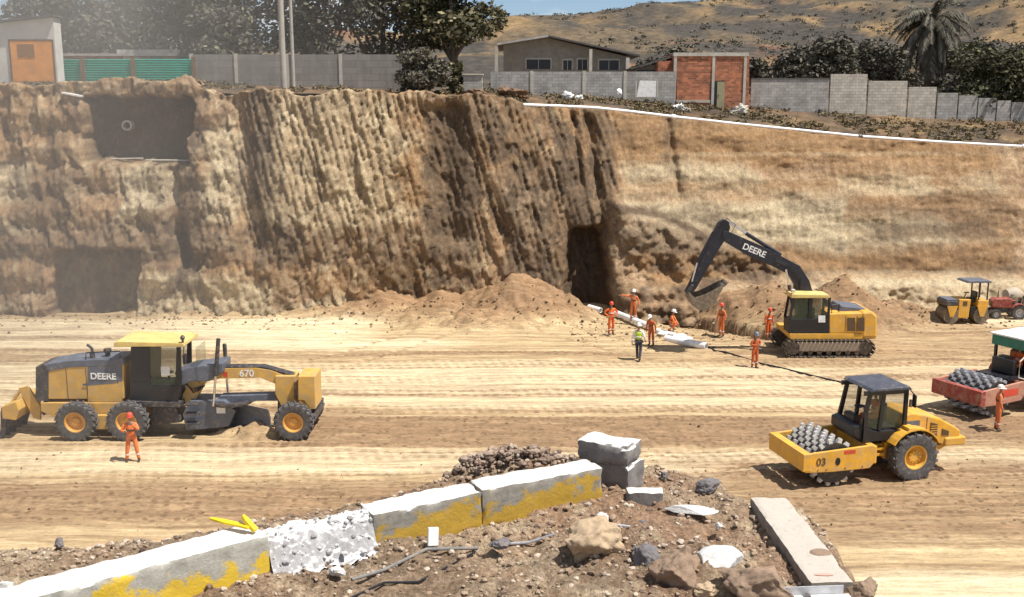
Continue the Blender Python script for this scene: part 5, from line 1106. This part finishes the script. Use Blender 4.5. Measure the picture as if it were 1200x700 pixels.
for s in (-1, 1): wheel(t, .1, s * .62, .36, .36, .22, 'steel', 14, s)
MB().tube([(-.9, 0, .5), (-1.5, 0, .45)], .05).build('drawbar', 'darksteel', t)

# ---------------- workers
def fg(px, py): p = gr(px, py); return (p.x, p.y, fz(p.x, p.y) + .0)
WG = 'workers in orange coveralls'
person('worker in dusty orange standing in front of the motor grader, hands raised to chest', fg(156, 541), 12, PHOTO, 'dorange', 'helmet_red', 4, sc_=.98)
person('worker in orange with a red helmet beside the pipe, leftmost of the trench crew', fg(716, 393), 20, HIPS, 'orange', 'helmet_red', sc_=.98)
def onp(px, py, z): p = gr(px, py, z); return (p.x, p.y, z)
M['orange2'] = mat('faded_orange_coverall', (0.60, 0.15, 0.04), 0.85, 0, 0.30, 7)
M['orange3'] = mat('soiled_orange_coverall', (0.50, 0.095, 0.02), 0.85, 0, 0.40, 7, (.22, .12, .07))
person('worker in orange stretching one arm out to the left, behind the pipe', onp(742, 376, .25), -15, POINT, 'orange2', 'helmet_white', sc_=.98)
person('worker in a lime vest, white helmet and dark trousers near the trench', fg(748, 422), 160, WALK, 'shirt', 'helmet_white', vest='hivis', legs='denim', sc_=1.02)
person('worker in dark orange bending forward right of the lime-vested worker', fg(763, 404), -40, STAND, 'orange3', 'helmet_white', 18, sc_=.92)
person('worker crouching among the pipe pieces in the trench', onp(785, 399, -.30), 70, CROUCH, 'dorange', 'helmet_white', 15, sc_=.95)
person('worker in orange standing below the raised excavator bucket', fg(845, 395), -60, STAND, 'orange2', 'helmet_red', 3)
person('worker in orange with a grey helmet in front of the excavator tracks', fg(884, 430), 25, FOLD, 'orange3', 'helmet_blue', 5, sc_=.97)
person('worker in red half hidden between the trench and the excavator tracks', onp(900, 397, -.55), 30, STAND, 'orange', 'helmet_red', 5, sc_=.95)
person('worker in orange standing in front of the red padfoot roller', fg(1168, 503), 80, STAND, 'orange2', None if False else 'helmet_white', 2, sc_=.98)
def inlocal(o, p): a = o.rotation_euler.z; return (o.location.x + p[0] * math.cos(a) - p[1] * math.sin(a), o.location.y + p[0] * math.sin(a) + p[1] * math.cos(a), o.location.z + p[2])
person('operator seated inside the cab of the yellow padfoot roller', inlocal(RA, (-.88, 0, 1.02)), -90 + th1, SIT, 'dorange', 'helmet_red')
person('operator in red seated under the green canopy', inlocal(RB, (-.45, 0, .70)), -90 + th2, SIT, 'orange', 'helmet_red')

# ---------------- trench pipes, hose
def lay(name, label, a, b, r, m_, cat, seg=14):
    a = Vector(a); b = Vector(b); d = (b - a).normalized(); o = MB()
    o.lathe([(r, 0), (r, (b - a).length - .01), (r * .86, (b - a).length), (r * .86, .02), (r, 0)], (0, 0, 0), 'z', seg)
    q = o.build(name, m_, None, smooth=True); q.location = a; q.rotation_mode = 'QUATERNION'; q.rotation_quaternion = d.to_track_quat('Z', 'Y'); tag(q, label, cat); return q
lay('drain_pipe', 'short end of white pipe sticking out of the dark notch', onp(690, 360, .35), onp(704, 364, .3), .16, 'pipewhite', 'pipe')
lay('drain_pipe', 'white pipe length on the trench edge behind the lime-vested worker', onp(722, 367, .3), onp(762, 383, .25), .17, 'pipewhite', 'pipe')
lay('drain_pipe', 'white pipe lying between the bending and the crouching workers', onp(770, 388, .1), onp(792, 394, .1), .15, 'pipewhite', 'pipe')
lay('drain_pipe', 'grey white pipe running right along the trench with its end in shadow', onp(780, 397, .12), onp(828, 406, .1), .19, 'pipewhite', 'pipe')
for i, (px, py, s, la) in enumerate(((776, 391, .35, 'crumpled white sack beside the bending worker'), (797, 395, .4, 'white sack at the trench edge right of the crouching worker'), (808, 397, .22, 'small pale lump at the trench edge near the pipe end'))):
    me = rockmesh((s, s * .7, s * .45), 300 + i, 3, rough=.3); me.materials.append(M['white']); me.shade_smooth(); o = bpy.data.objects.new('sack', me); C.objects.link(o); p = onp(px, py, .15); o.location = p; tag(o, la, 'sack')
hp = [fg(a, b) for a, b in ((826, 404), (838, 411), (850, 414), (868, 419), (892, 426), (915, 431), (950, 439), (990, 448), (1030, 457))]
tag(MB().tube([(p[0], p[1], p[2] + .03) for p in hp], .045, 8).build('hose', 'black', smooth=True), 'black hose running from the trench pipe across the pit floor to the right', 'hose')
# small debris on the pit floor
# ============================================================ FOREGROUND ON THE EMBANKMENT
def painted_concrete(name, top, side, paint=None, pmix=.5, pz=(0, .25)):
    m, n, b = newmat(name)
    v = noise(n, 6, 10, .75); c = ramp(n, v, [(.3, sc(side, .6)), (.5, side), (.72, sc(side, 1.35))])
    geo = n.nodes.new('ShaderNodeNewGeometry'); s_ = n.nodes.new('ShaderNodeSeparateXYZ'); t_ = n.nodes.new('ShaderNodeTexCoord'); so_ = n.nodes.new('ShaderNodeSeparateXYZ')
    n.links.new(geo.outputs['Normal'], s_.inputs[0]); n.links.new(t_.outputs['Object'], so_.inputs[0])
    if paint:
        a = n.nodes.new('ShaderNodeMath'); a.operation = 'MULTIPLY_ADD'; a.inputs[1].default_value = -.55; a.inputs[2].default_value = -.20 + pmix; n.links.new(so_.outputs[2], a.inputs[0])
        e = n.nodes.new('ShaderNodeMath'); e.operation = 'ADD'; n.links.new(a.outputs[0], e.inputs[0]); n.links.new(mix(n, .5, noise(n, 1.9, 4, .6), noise(n, 7, 8, .75)), e.inputs[1])
        c = mix(n, ramp(n, e.outputs[0], [(.54, 0), (.58, .9)]), c, mix(n, noise(n, 14, 5, .7), sc(paint, .7), paint))
    tp = mix(n, ramp(n, noise(n, 16, 9, .85), [(.32, .8), (.44, 0)]), mix(n, noise(n, 4, 6, .7), sc(top, .85), top), sc(top, .38))
    c = mix(n, ramp(n, s_.outputs[2], [(.55, 0), (.72, 1)]), c, tp)  # sunlit tops painted in: up-facing faces paler, shaded sides darker
    n.links.new(c, b.inputs['Base Color']); b.inputs['Roughness'].default_value = .9; bump(n, b, noise(n, 26, 8, .8), .9, .012); return m
M['kerb_y'] = painted_concrete('kerb_yellow_stained', (.68, .66, .62), (.27, .25, .215), (.56, .34, .02), .345)
M['kerb_g'] = painted_concrete('kerb_grey_stained', (.66, .64, .61), (.40, .385, .335), (.85, .56, .01), .36)
M['blockc'] = painted_concrete('broken_block', (.66, .64, .60), (.20, .185, .175))
M['slabc'] = painted_concrete('pale_slab', (.50, .45, .39), (.24, .21, .18))
M['chalk'] = painted_concrete('chalky_rubble', (.70, .69, .67), (.48, .47, .46))
M['rock_tan'] = mat('tan_rock', (0.42, 0.31, 0.20), .9, 0, .3, 6, (.22, .15, .10), .02)
M['rock_brown'] = mat('brown_rock', (0.27, 0.185, 0.125), .9, 0, .3, 6, (.13, .09, .07), .02)
M['rock_dark'] = mat('dark_rock', (0.15, 0.14, 0.145), .9, 0, .3, 6, (.26, .2, .15), .02)
M['rock_pale'] = mat('pale_rock', (0.60, 0.59, 0.57), .9, 0, .25, 8, (.3, .28, .25), .02)
M['yellowp'] = mat('bright_yellow_paint', (0.85, 0.58, 0.01), .6, 0, .06, 8, (.4, .25, .05))
M['cable'] = mat('old_cable', (0.16, 0.155, 0.15), .6, 0, .3, 8)
M['rubble'] = foliage_mat('rubble_stones', [(.10, .07, .05), (.26, .18, .125), (.36, .27, .19), (.50, .42, .34), (.18, .125, .09), (.31, .22, .15)])
M['clod'] = foliage_mat('soil_clods', [(.10, .065, .035), (.22, .145, .08), (.30, .21, .12), (.16, .10, .06), (.36, .26, .16)])
from mathutils import noise as mn
def rough_block(name, label, cat, a, b, width, height, m_, z0=8.0, group=None, seed=1, rr=.012, taper=0, parent=None, z1=None, sink=.08):
    """weathered block from front-bottom corner a to b (plan points); body extends away from the camera"""
    a = Vector((a[0], a[1], z0)); b = Vector((b[0], b[1], z1 if z1 is not None else z0)); L = (b - a).length; ax = (b - a).normalized(); back = Vector((-ax.y, ax.x, 0)).normalized(); up = ax.cross(back)
    if up.z < 0: up = -up
    nx, ny, nz_ = max(3, int(L / .035)), max(3, int(width / .035)), max(3, int((height + sink) / .035))
    bm = bmesh.new(); idx = {}
    def vert(i, j, k):
        if (i, j, k) in idx: return idx[i, j, k]
        p = Vector((i / nx * L, j / ny * width, -sink + k / nz_ * (height + sink)))
        e = [min(i, nx - i) == 0, min(j, ny - j) == 0, min(k, nz_ - k) == 0]
        q = Vector(p)
        cnt = sum(e); nv = mn.noise_vector(p * 3.1 + Vector((seed, seed * 2, 3))) * rr * 1.6 + mn.noise_vector(p * 13 + Vector((seed, 5, 3))) * rr
        if cnt >= 2:
            c_ = Vector((L / 2, width / 2, height / 2)); chip = max(0, mn.noise(p * 7 + Vector((seed * 3, 1, 1))) + .15) * rr * 3.2 + rr * .5
            for ii, (lo, hi) in enumerate(((0, L), (0, width), (-sink, height))):
                if e[ii]: q[ii] += chip if abs(p[ii] - lo) < 1e-6 else -chip
        q += nv
        idx[i, j, k] = bm.verts.new(q); return idx[i, j, k]
    def face(f4): bm.faces.new([vert(*q) for q in f4])
    for i in range(nx):
        for j in range(ny):
            for k in (0, nz_): face([(i, j, k), (i + 1, j, k), (i + 1, j + 1, k), (i, j + 1, k)])
    for i in range(nx):
        for k in range(nz_):
            for j in (0, ny): face([(i, j, k), (i + 1, j, k), (i + 1, j, k + 1), (i, j, k + 1)])
    for j in range(ny):
        for k in range(nz_):
            for i in (0, nx): face([(i, j, k), (i, j + 1, k), (i, j + 1, k + 1), (i, j, k + 1)])
    bmesh.ops.recalc_face_normals(bm, faces=bm.faces)
    me = bpy.data.meshes.new(name); bm.to_mesh(me); bm.free(); me.materials.append(M[m_]); me.shade_smooth()
    o = bpy.data.objects.new(name, me); C.objects.link(o); o.parent = parent
    o.matrix_world = Matrix.Translation(a) @ Matrix((ax, back, up)).transposed().to_4x4()
    md = o.modifiers.new('e', 'EDGE_SPLIT'); md.split_angle = R(38)
    if label: tag(o, label, cat, group)
    return o
KG = 'broken lengths of kerb along the embankment edge'
A1, A2, A3 = gr(438, 641, 8), gr(566, 612, 8), gr(706, 584, 8)
rough_block('kerb_block', 'raised kerb length with ochre-stained face, left of the joint', 'kerb', A1, A1.lerp(A2, .997), .32, .31, 'kerb_y', 8.0, KG, 3, z1=8.0, rr=.007)
rough_block('kerb_block', 'ochre-faced kerb length that ends beside the two stacked blocks', 'kerb', A2, A3, .32, .33, 'kerb_y', 8.0, KG, 5, z1=8.0, rr=.007)
B0, B1 = gr(-160, 812, 8), gr(318, 672, 8)
rough_block('kerb_block', 'long grey kerb with bright yellow paint splashes at the lower left', 'kerb', B0, B1, .34, .36, 'kerb_g', 8.0, KG, 8, rr=.006)
# crushed pale length between the two kerbs
def lump(name, label, cat, px, py, z, size, m_, seed, rot=(0, 0, 0), cuts=5, rough=.24, group=None, sinkf=.55):
    p = gr(px, py, z); me = rockmesh(size, seed, cuts, rough=rough); me.materials.append(M[m_]); me.shade_smooth()
    o = bpy.data.objects.new(name, me); C.objects.link(o); o.location = (p.x, p.y + size[1] * .6, z + size[2] * (1 - sinkf)); o.rotation_euler = rot
    tag(o, label, cat, group); return o
# chalky crumbled stretch
p0, p1 = gr(318, 672, 8), gr(440, 642, 8); d = (p1 - p0); bk_ = Vector((-d.y, d.x, 0)).normalized()
uu, vv = np.meshgrid(np.linspace(0, 1, 130), np.linspace(0, 1, 110)); 
hh = np.clip(.34 * (1 - ss(.62, 1.0, vv)) * ss(-.02, .42 + .12 * (fbm(uu * 4, vv, 3) - .5), vv) , 0, 1) * (.92 + .2 * (fbm(uu * 7, vv * 6, 9) - .5)) + (fbm(uu * 13, vv * 11, 19, 4) - .5) * .07 + (fbm(uu * 30, vv * 26, 29, 2) - .5) * .03
PX_ = p0.x + d.x * uu * 1.0 + bk_.x * (vv * .62 - .12); PY_ = p0.y + d.y * uu + bk_.y * (vv * .62 - .12)
M['chalkheap'] = painted_concrete('crumbled_concrete', (.72, .71, .70), (.36, .35, .35))
tag(grid('crumbled_kerb', PX_, PY_, 7.97 + hh, M['chalkheap'], None, smooth=False), 'crumbled white concrete filling the gap between the two kerb lengths', 'rubble')
# stacked blocks
z1 = 8.0
a = gr(722, 574, 8); dirv = Vector((.80, -.30, 0)).normalized()
q1 = gr(690, 562, 8.0); q2 = gr(736, 574, 8.0)
lb = rough_block('concrete_block', 'dark-faced concrete block underneath the stacked pair', 'block', q1, q2, .34, .24, 'blockc', 8.0, 'two stacked concrete blocks', 11)
q1 = gr(676, 538.5, 8.235); q2 = gr(736, 549.5, 8.235)
rough_block('concrete_block', 'white-topped concrete block on top of the stacked pair', 'block', q1, q2, .36, .21, 'blockc', 8.245, 'two stacked concrete blocks', 12, sink=0)
q1 = gr(735, 588, 8); q2 = gr(778, 589, 8)
rough_block('concrete_slab', 'small flat white slab lying right of the stacked blocks', 'slab', q1, q2, .17, .10, 'blockc', 8.0, None, 13)
# plank-like slab
q1 = gr(950, 690, 8.0); q2 = gr(1001, 689, 8.0)
W_ = (gr(932, 588, 8) - gr(1001, 689, 8)).length
sl_ = rough_block('concrete_slab', 'long pale concrete slab pointing away along the right edge of the embankment', 'slab', q1, q2, W_, .055, 'slabc', 8.0, None, 15, rr=.005)
ctr = gr(962, 642, 8.1)
hole = MB().lathe([(.09, 0), (.07, .012), (.01, .014)], (0, 0, 0), 'z', 14).build('dirt_patch', 'rock_brown', None); hole.location = (0, 0, 0)
hole.parent = sl_; hole.matrix_parent_inverse = sl_.matrix_world.inverted(); hole.location = (ctr.x, ctr.y, 8.056); hole.scale = (1.1, .8, 1)
ctr = gr(966, 668, 8.1)
o = MB().lathe([(.07, 0), (.06, .004), (.01, .005)], (0, 0, 0), 'z', 14).build('paint_mark', mat('faint_red', (.58, .30, .25), .8, 0, .3, 12), None); o.parent = sl_; o.matrix_parent_inverse = sl_.matrix_world.inverted(); o.location = (ctr.x, ctr.y, 8.058); o.scale = (1.2, .3, 1)
# rocks
lump('boulder', 'tan sunlit boulder with a dark underside in the middle foreground', 'rock', 692, 656, 8, (.30, .24, .26), 'rock_tan', 21, (0, .1, .3))
lump('rock', 'dark jagged rock left of the brown boulders at the lower right', 'rock', 760, 666, 8, (.13, .17, .17), 'rock_dark', 22, (.3, .3, .5))
lump('rock', 'long brown rock leaning behind the white-topped rock', 'rock', 800, 694, 8, (.28, .24, .22), 'rock_brown', 23, (0, .25, .7))
lump('rock', 'white-topped flat rock with dark sides', 'rock', 845, 678, 8.02, (.27, .20, .15), 'rock_pale', 24, (.05, 0, .2), rough=.08)
lump('boulder', 'large brown boulder below the white-topped rock', 'rock', 893, 712, 8, (.33, .25, .24), 'rock_brown', 25, (.1, .2, -.4))
lump('rock', 'grey rounded rock on the rim above the pale slab', 'rock', 832, 577, 8, (.14, .11, .11), 'rock_dark', 26)
lump('rock', 'brown rock at the foot of the pale slab', 'rock', 1016, 704, 8, (.13, .12, .12), 'rock_brown', 27)
lump('rock', 'curved white slab fragment half buried near the rim', 'rock', 812, 603, 7.98, (.29, .10, .045), 'rock_pale', 28, (0, .0, -.35), rough=.05)
lump('rock', 'dark stone beside the grey cable in the middle foreground', 'rock', 585, 643, 8, (.10, .08, .06), 'rock_dark', 29)
lump('rock', 'grey white stone on the soil below the crumbled kerb', 'rock', 395, 676, 8, (.07, .06, .06), 'rock_pale', 31)
lump('rock', 'small pale stone above the tan boulder', 'rock', 706, 610, 8, (.10, .07, .04), 'rock_pale', 32)
lump('rock', 'small dark stone on the rim right of the stacked blocks', 'rock', 779, 561, 8, (.045, .045, .045), 'rock_dark', 33)
lump('rock', 'small blue-grey stone right of the tan boulder', 'rock', 752, 618, 8, (.05, .05, .04), 'rock_dark', 34)
lump('rock', 'small stone with a white top left of the pale slab', 'rock', 843, 620, 8, (.045, .04, .035), 'rock_pale', 35)
lump('rock', 'pinkish stone between the dark rock and the brown boulder', 'rock', 826, 699, 8, (.11, .09, .06), 'rock_tan', 36)
lump('rock', 'chunk of dark rubble on the kerb edge at far left', 'rock', 68, 641, 8, (.05, .05, .05), 'rock_dark', 38)
lump('plaster_lump', 'whitish lump of old plaster leaning on the long grey kerb', 'plaster', 78, 772, 8, (.36, .16, .26), 'chalk', 37, (0, .1, .3), 5, .22)
lump('plaster_lump', 'small white lump in the bottom left corner', 'plaster', 0, 708, 8, (.12, .12, .12), 'chalk', 39, cuts=4, rough=.2)
# yellow painted scrap on the kerb
kz = 8.37; p = [gr(247, 614, kz), gr(293, 622, kz + .02), gr(287, 611, kz + .08), gr(300, 624, kz)]
t = thing('timber_scrap', 'two bright yellow pieces of scrap timber joined in a V on the long kerb', 'timber', (p[1].x, p[1].y, kz))
def stick(a, b, w_, h, par, org):
    a = Vector(a) - org; b = Vector(b) - org; d = (b - a).normalized(); s_ = d.cross(Vector((0, 0, 1))).normalized(); u_ = s_.cross(d); mb = MB()
    for q, f_ in ((a, .45), (a.lerp(b, .35), .95), (b, 1.0)):
        mb.v += [tuple(q + s_ * w_ * f_ - u_ * h), tuple(q + s_ * w_ * f_ + u_ * h), tuple(q - s_ * w_ * f_ + u_ * h), tuple(q - s_ * w_ * f_ - u_ * h)]
    for k in range(2):
        for i in range(4): mb.f.append((k * 4 + i, k * 4 + (i + 1) % 4, k * 4 + 4 + (i + 1) % 4, k * 4 + 4 + i))
    mb.f += [(0, 3, 2, 1), (8, 9, 10, 11)]; return mb.build('plank', 'yellowp', par, .006)
org = Vector((p[1].x, p[1].y, kz))
stick(p[0] + Vector((0, 0, .05)), p[1] + Vector((0, 0, .03)), .03, .012, t, org); stick(p[2] + Vector((-.02, 0, .05)), p[3] + Vector((0, -.01, .02)), .026, .02, t, org)
# cables, pvc piece, bent sheet
def line_on(pts, r, name, m_, label, cat):
    P_ = []
    for a, b in pts: q = gr(a, b, 8.02); P_.append((q.x, q.y, max(bz(q.x, q.y), 7.9) + r + .012))
    Q_ = []
    for i in range(len(P_) - 1):
        for k in range(5): Q_.append(Vector(P_[i]).lerp(Vector(P_[i + 1]), k / 5))
    Q_.append(Vector(P_[-1])); tag(MB().tube(Q_, r, 8).build(name, m_, smooth=True), label, cat)
line_on([(412, 678), (450, 662), (500, 643), (530, 637), (560, 632)], .016, 'cable', 'cable', 'grey cable on the soil in front of the ochre-stained kerb', 'cable')
line_on([(408, 693), (450, 681), (490, 670), (520, 655), (556, 636)], .011, 'cable', 'black', 'thin black cable looping below the grey cable', 'cable')
line_on([(590, 627), (620, 625), (650, 624)], .014, 'rod', 'steel', 'straight metal rod lying left of the tan boulder', 'rod')
line_on([(722, 627), (738, 627)], .012, 'rod', 'steel', 'short metal rod end right of the tan boulder', 'rod')
q = gr(507, 640, 8); t_ = MB().box(-.05, .05, -.02, .02, 0, .17).build('offcut', 'white', None, .008); t_.location = (q.x, q.y, 8.0); t_.rotation_euler = (R(-12), R(6), R(20)); tag(t_, 'small white upright offcut standing against the ochre-stained kerb', 'offcut')
q = gr(915, 702, 8.05); t = thing('bent_sheet', 'bent white metal sheet with a raised lip at the bottom edge below the slab', 'metal sheet', (q.x, q.y, 8.05), R(4))
MB().box(0, .52, 0, .012, 0, .10).build('lip', 'steel', t, .004); MB().box(0, .17, -.22, -.002, .0, .03).build('panel', 'white', t, .004); MB().box(.24, .56, -.25, -.004, .01, .03).build('panel', 'white', t, .004)
# loose rubble: uncountable small stones
rnd = random.Random(3); V_ = []; F_ = []
ico = bmesh.new(); bmesh.ops.create_icosphere(ico, subdivisions=1, radius=1); iv = [v.co.copy() for v in ico.verts]; fi = [tuple(v.index for v in f.verts) for f in ico.faces]; ico.free()
def stone(x, y, z, s):
    k = len(V_); R_ = Matrix.Rotation(rnd.uniform(0, 6.28), 3, 'Z') @ Matrix.Rotation(rnd.uniform(-.6, .6), 3, 'X'); sx, sy, sz = s * rnd.uniform(.7, 1.4), s * rnd.uniform(.6, 1.1), s * rnd.uniform(.45, .85)
    for v in iv: q = R_ @ Vector((v.x * sx * rnd.uniform(.75, 1.15), v.y * sy * rnd.uniform(.75, 1.15), v.z * sz * rnd.uniform(.75, 1.15))); V_.append((x + q.x, y + q.y, z + q.z))
    F_.extend(tuple(i + k for i in f) for f in fi)
for i in range(19000):
    x = rnd.uniform(-4.6, 3.5); y = rnd.uniform(6.6, 11.2)
    j_, i_ = int((x - gx[0]) / .032), int((y - gy[0]) / .032)
    if sd_[i_, j_] > .12: continue
    if vn(np.array([x * 1.6]), np.array([y * 1.6]), 55)[0] < .35 and rnd.random() < .7: continue
    s = .006 + .034 * rnd.random() ** 5
    stone(x, y, bz(x, y) + s * .25, s)
for i in range(420):    # ridge behind the kerb and debris at left
    if i < 260: continue
    else: x, y = rnd.uniform(-5.2, -3.1), rnd.uniform(8.6, 9.4); s = rnd.uniform(.012, .035)
    j_, i_ = int((x - gx[0]) / .032), int((y - gy[0]) / .032)
    if sd_[i_, j_] > .1: continue
    stone(x, y, bz(x, y) + s * .3 + (rnd.random() * .10 if i < 260 else 0), s)
m_ = MB(); m_.v = list(V_); m_.f = list(F_); tag(m_.build('rubble', 'rubble'), 'small loose stones and crumbs of soil covering the embankment', 'rubble', kind='stuff')
V_.clear(); F_.clear()
M['darkrub'] = foliage_mat('dark_rubble', [(.10, .07, .055), (.20, .14, .105), (.30, .22, .165), (.15, .11, .085), (.42, .33, .26), (.25, .175, .13)])
for i in range(650):
    x, y = rnd.gauss(-.02, .40), rnd.gauss(10.75, .12); s = .012 + .05 * rnd.random() ** 2
    j_, i_ = int((x - gx[0]) / .032), int((y - gy[0]) / .032)
    if sd_[i_, j_] > .1: continue
    stone(x, y, bz(x, y) + s * .3 + rnd.random() * .10, s)
m_ = MB(); m_.v = list(V_); m_.f = list(F_); tag(m_.build('rubble_pile', 'darkrub'), 'dark coarse rubble piled behind the ochre-stained kerb', 'rubble', kind='stuff')
# pale crumbs on and below the crumbled stretch of kerb
V_.clear(); F_.clear()
for i in range(170):
    u_, v2 = rnd.random(), rnd.random(); a_, b_ = int(v2 * 80), int(u_ * 129)
    s = .008 + .028 * rnd.random() ** 3; stone(float(PX_[a_, b_]), float(PY_[a_, b_]) - (.12 * rnd.random() if v2 < .2 else 0), float(7.97 + hh[a_, b_]) + s * .2, s)
M['palecrumb'] = foliage_mat('pale_crumbs', [(.62, .61, .60), (.40, .39, .38), (.22, .21, .21), (.70, .69, .68)])
m_ = MB(); m_.v = list(V_); m_.f = list(F_); tag(m_.build('concrete_crumbs', 'palecrumb'), 'pale concrete crumbs spilling from the crumbled kerb', 'crumbs', kind='stuff')
# clods on the pit floor and heaps
V_.clear(); F_.clear()
rnd = random.Random(4)
for i in range(5200):
    if i < 2900: x, y = rnd.uniform(-32, 34), 57.5 - abs(rnd.gauss(0, 1.8)); ok = rnd.random() < .75
    elif i < 3900: x, y = rnd.uniform(3, 16), rnd.gauss(53.5, 1.8); ok = True
    else: x, y = rnd.uniform(-22, 26), rnd.choice((36.5, 29.6, 31.5)) + rnd.gauss(0, 1.2); ok = True
    if not ok: continue
    s = .02 + (.09 if y > 50 else .035) * rnd.random() ** 4; stone(x, y, fz(x, y) + s * .2, s)
m_ = MB(); m_.v = list(V_); m_.f = list(F_); tag(m_.build('clods', 'clod'), 'loose clods of soil at the foot of the cut and on the pit floor', 'clods', kind='stuff')
# ============================================================ dust hanging over the left of the pit
m = bpy.data.materials.new('dust_air'); m.use_nodes = True; n = m.node_tree; n.nodes.clear()
o_ = n.nodes.new('ShaderNodeOutputMaterial'); v_ = n.nodes.new('ShaderNodeVolumePrincipled'); n.links.new(v_.outputs[0], o_.inputs['Volume'])
v_.inputs['Color'].default_value = (.86, .80, .72, 1); v_.inputs['Anisotropy'].default_value = .2
t_ = n.nodes.new('ShaderNodeTexCoord'); s_ = n.nodes.new('ShaderNodeSeparateXYZ'); n.links.new(t_.outputs['Object'], s_.inputs[0])
mr = n.nodes.new('ShaderNodeMapRange'); mr.interpolation_type = 'SMOOTHSTEP'; n.links.new(s_.outputs[0], mr.inputs[0])
mr.inputs[1].default_value = -23; mr.inputs[2].default_value = -5; mr.inputs[3].default_value = .0125; mr.inputs[4].default_value = 0
ns = n.nodes.new('ShaderNodeTexNoise'); ns.inputs['Scale'].default_value = .12; ns.inputs['Detail'].default_value = 2; n.links.new(t_.outputs['Object'], ns.inputs[0])
r_ = ramp(n, ns.outputs['Fac'], [(.35, .55), (.65, 1.35)])
mu = n.nodes.new('ShaderNodeMath'); mu.operation = 'MULTIPLY'; n.links.new(mr.outputs[0], mu.inputs[0]); n.links.new(r_, mu.inputs[1]); n.links.new(mu.outputs[0], v_.inputs['Density'])
d_ = MB().box(-62, -4.9, 26, 92, -2, 22).build('dust', m); tag(d_, 'pale dust hanging over the left side of the pit', 'dust', kind='stuff')
SC.cycles.volume_step_rate = 4
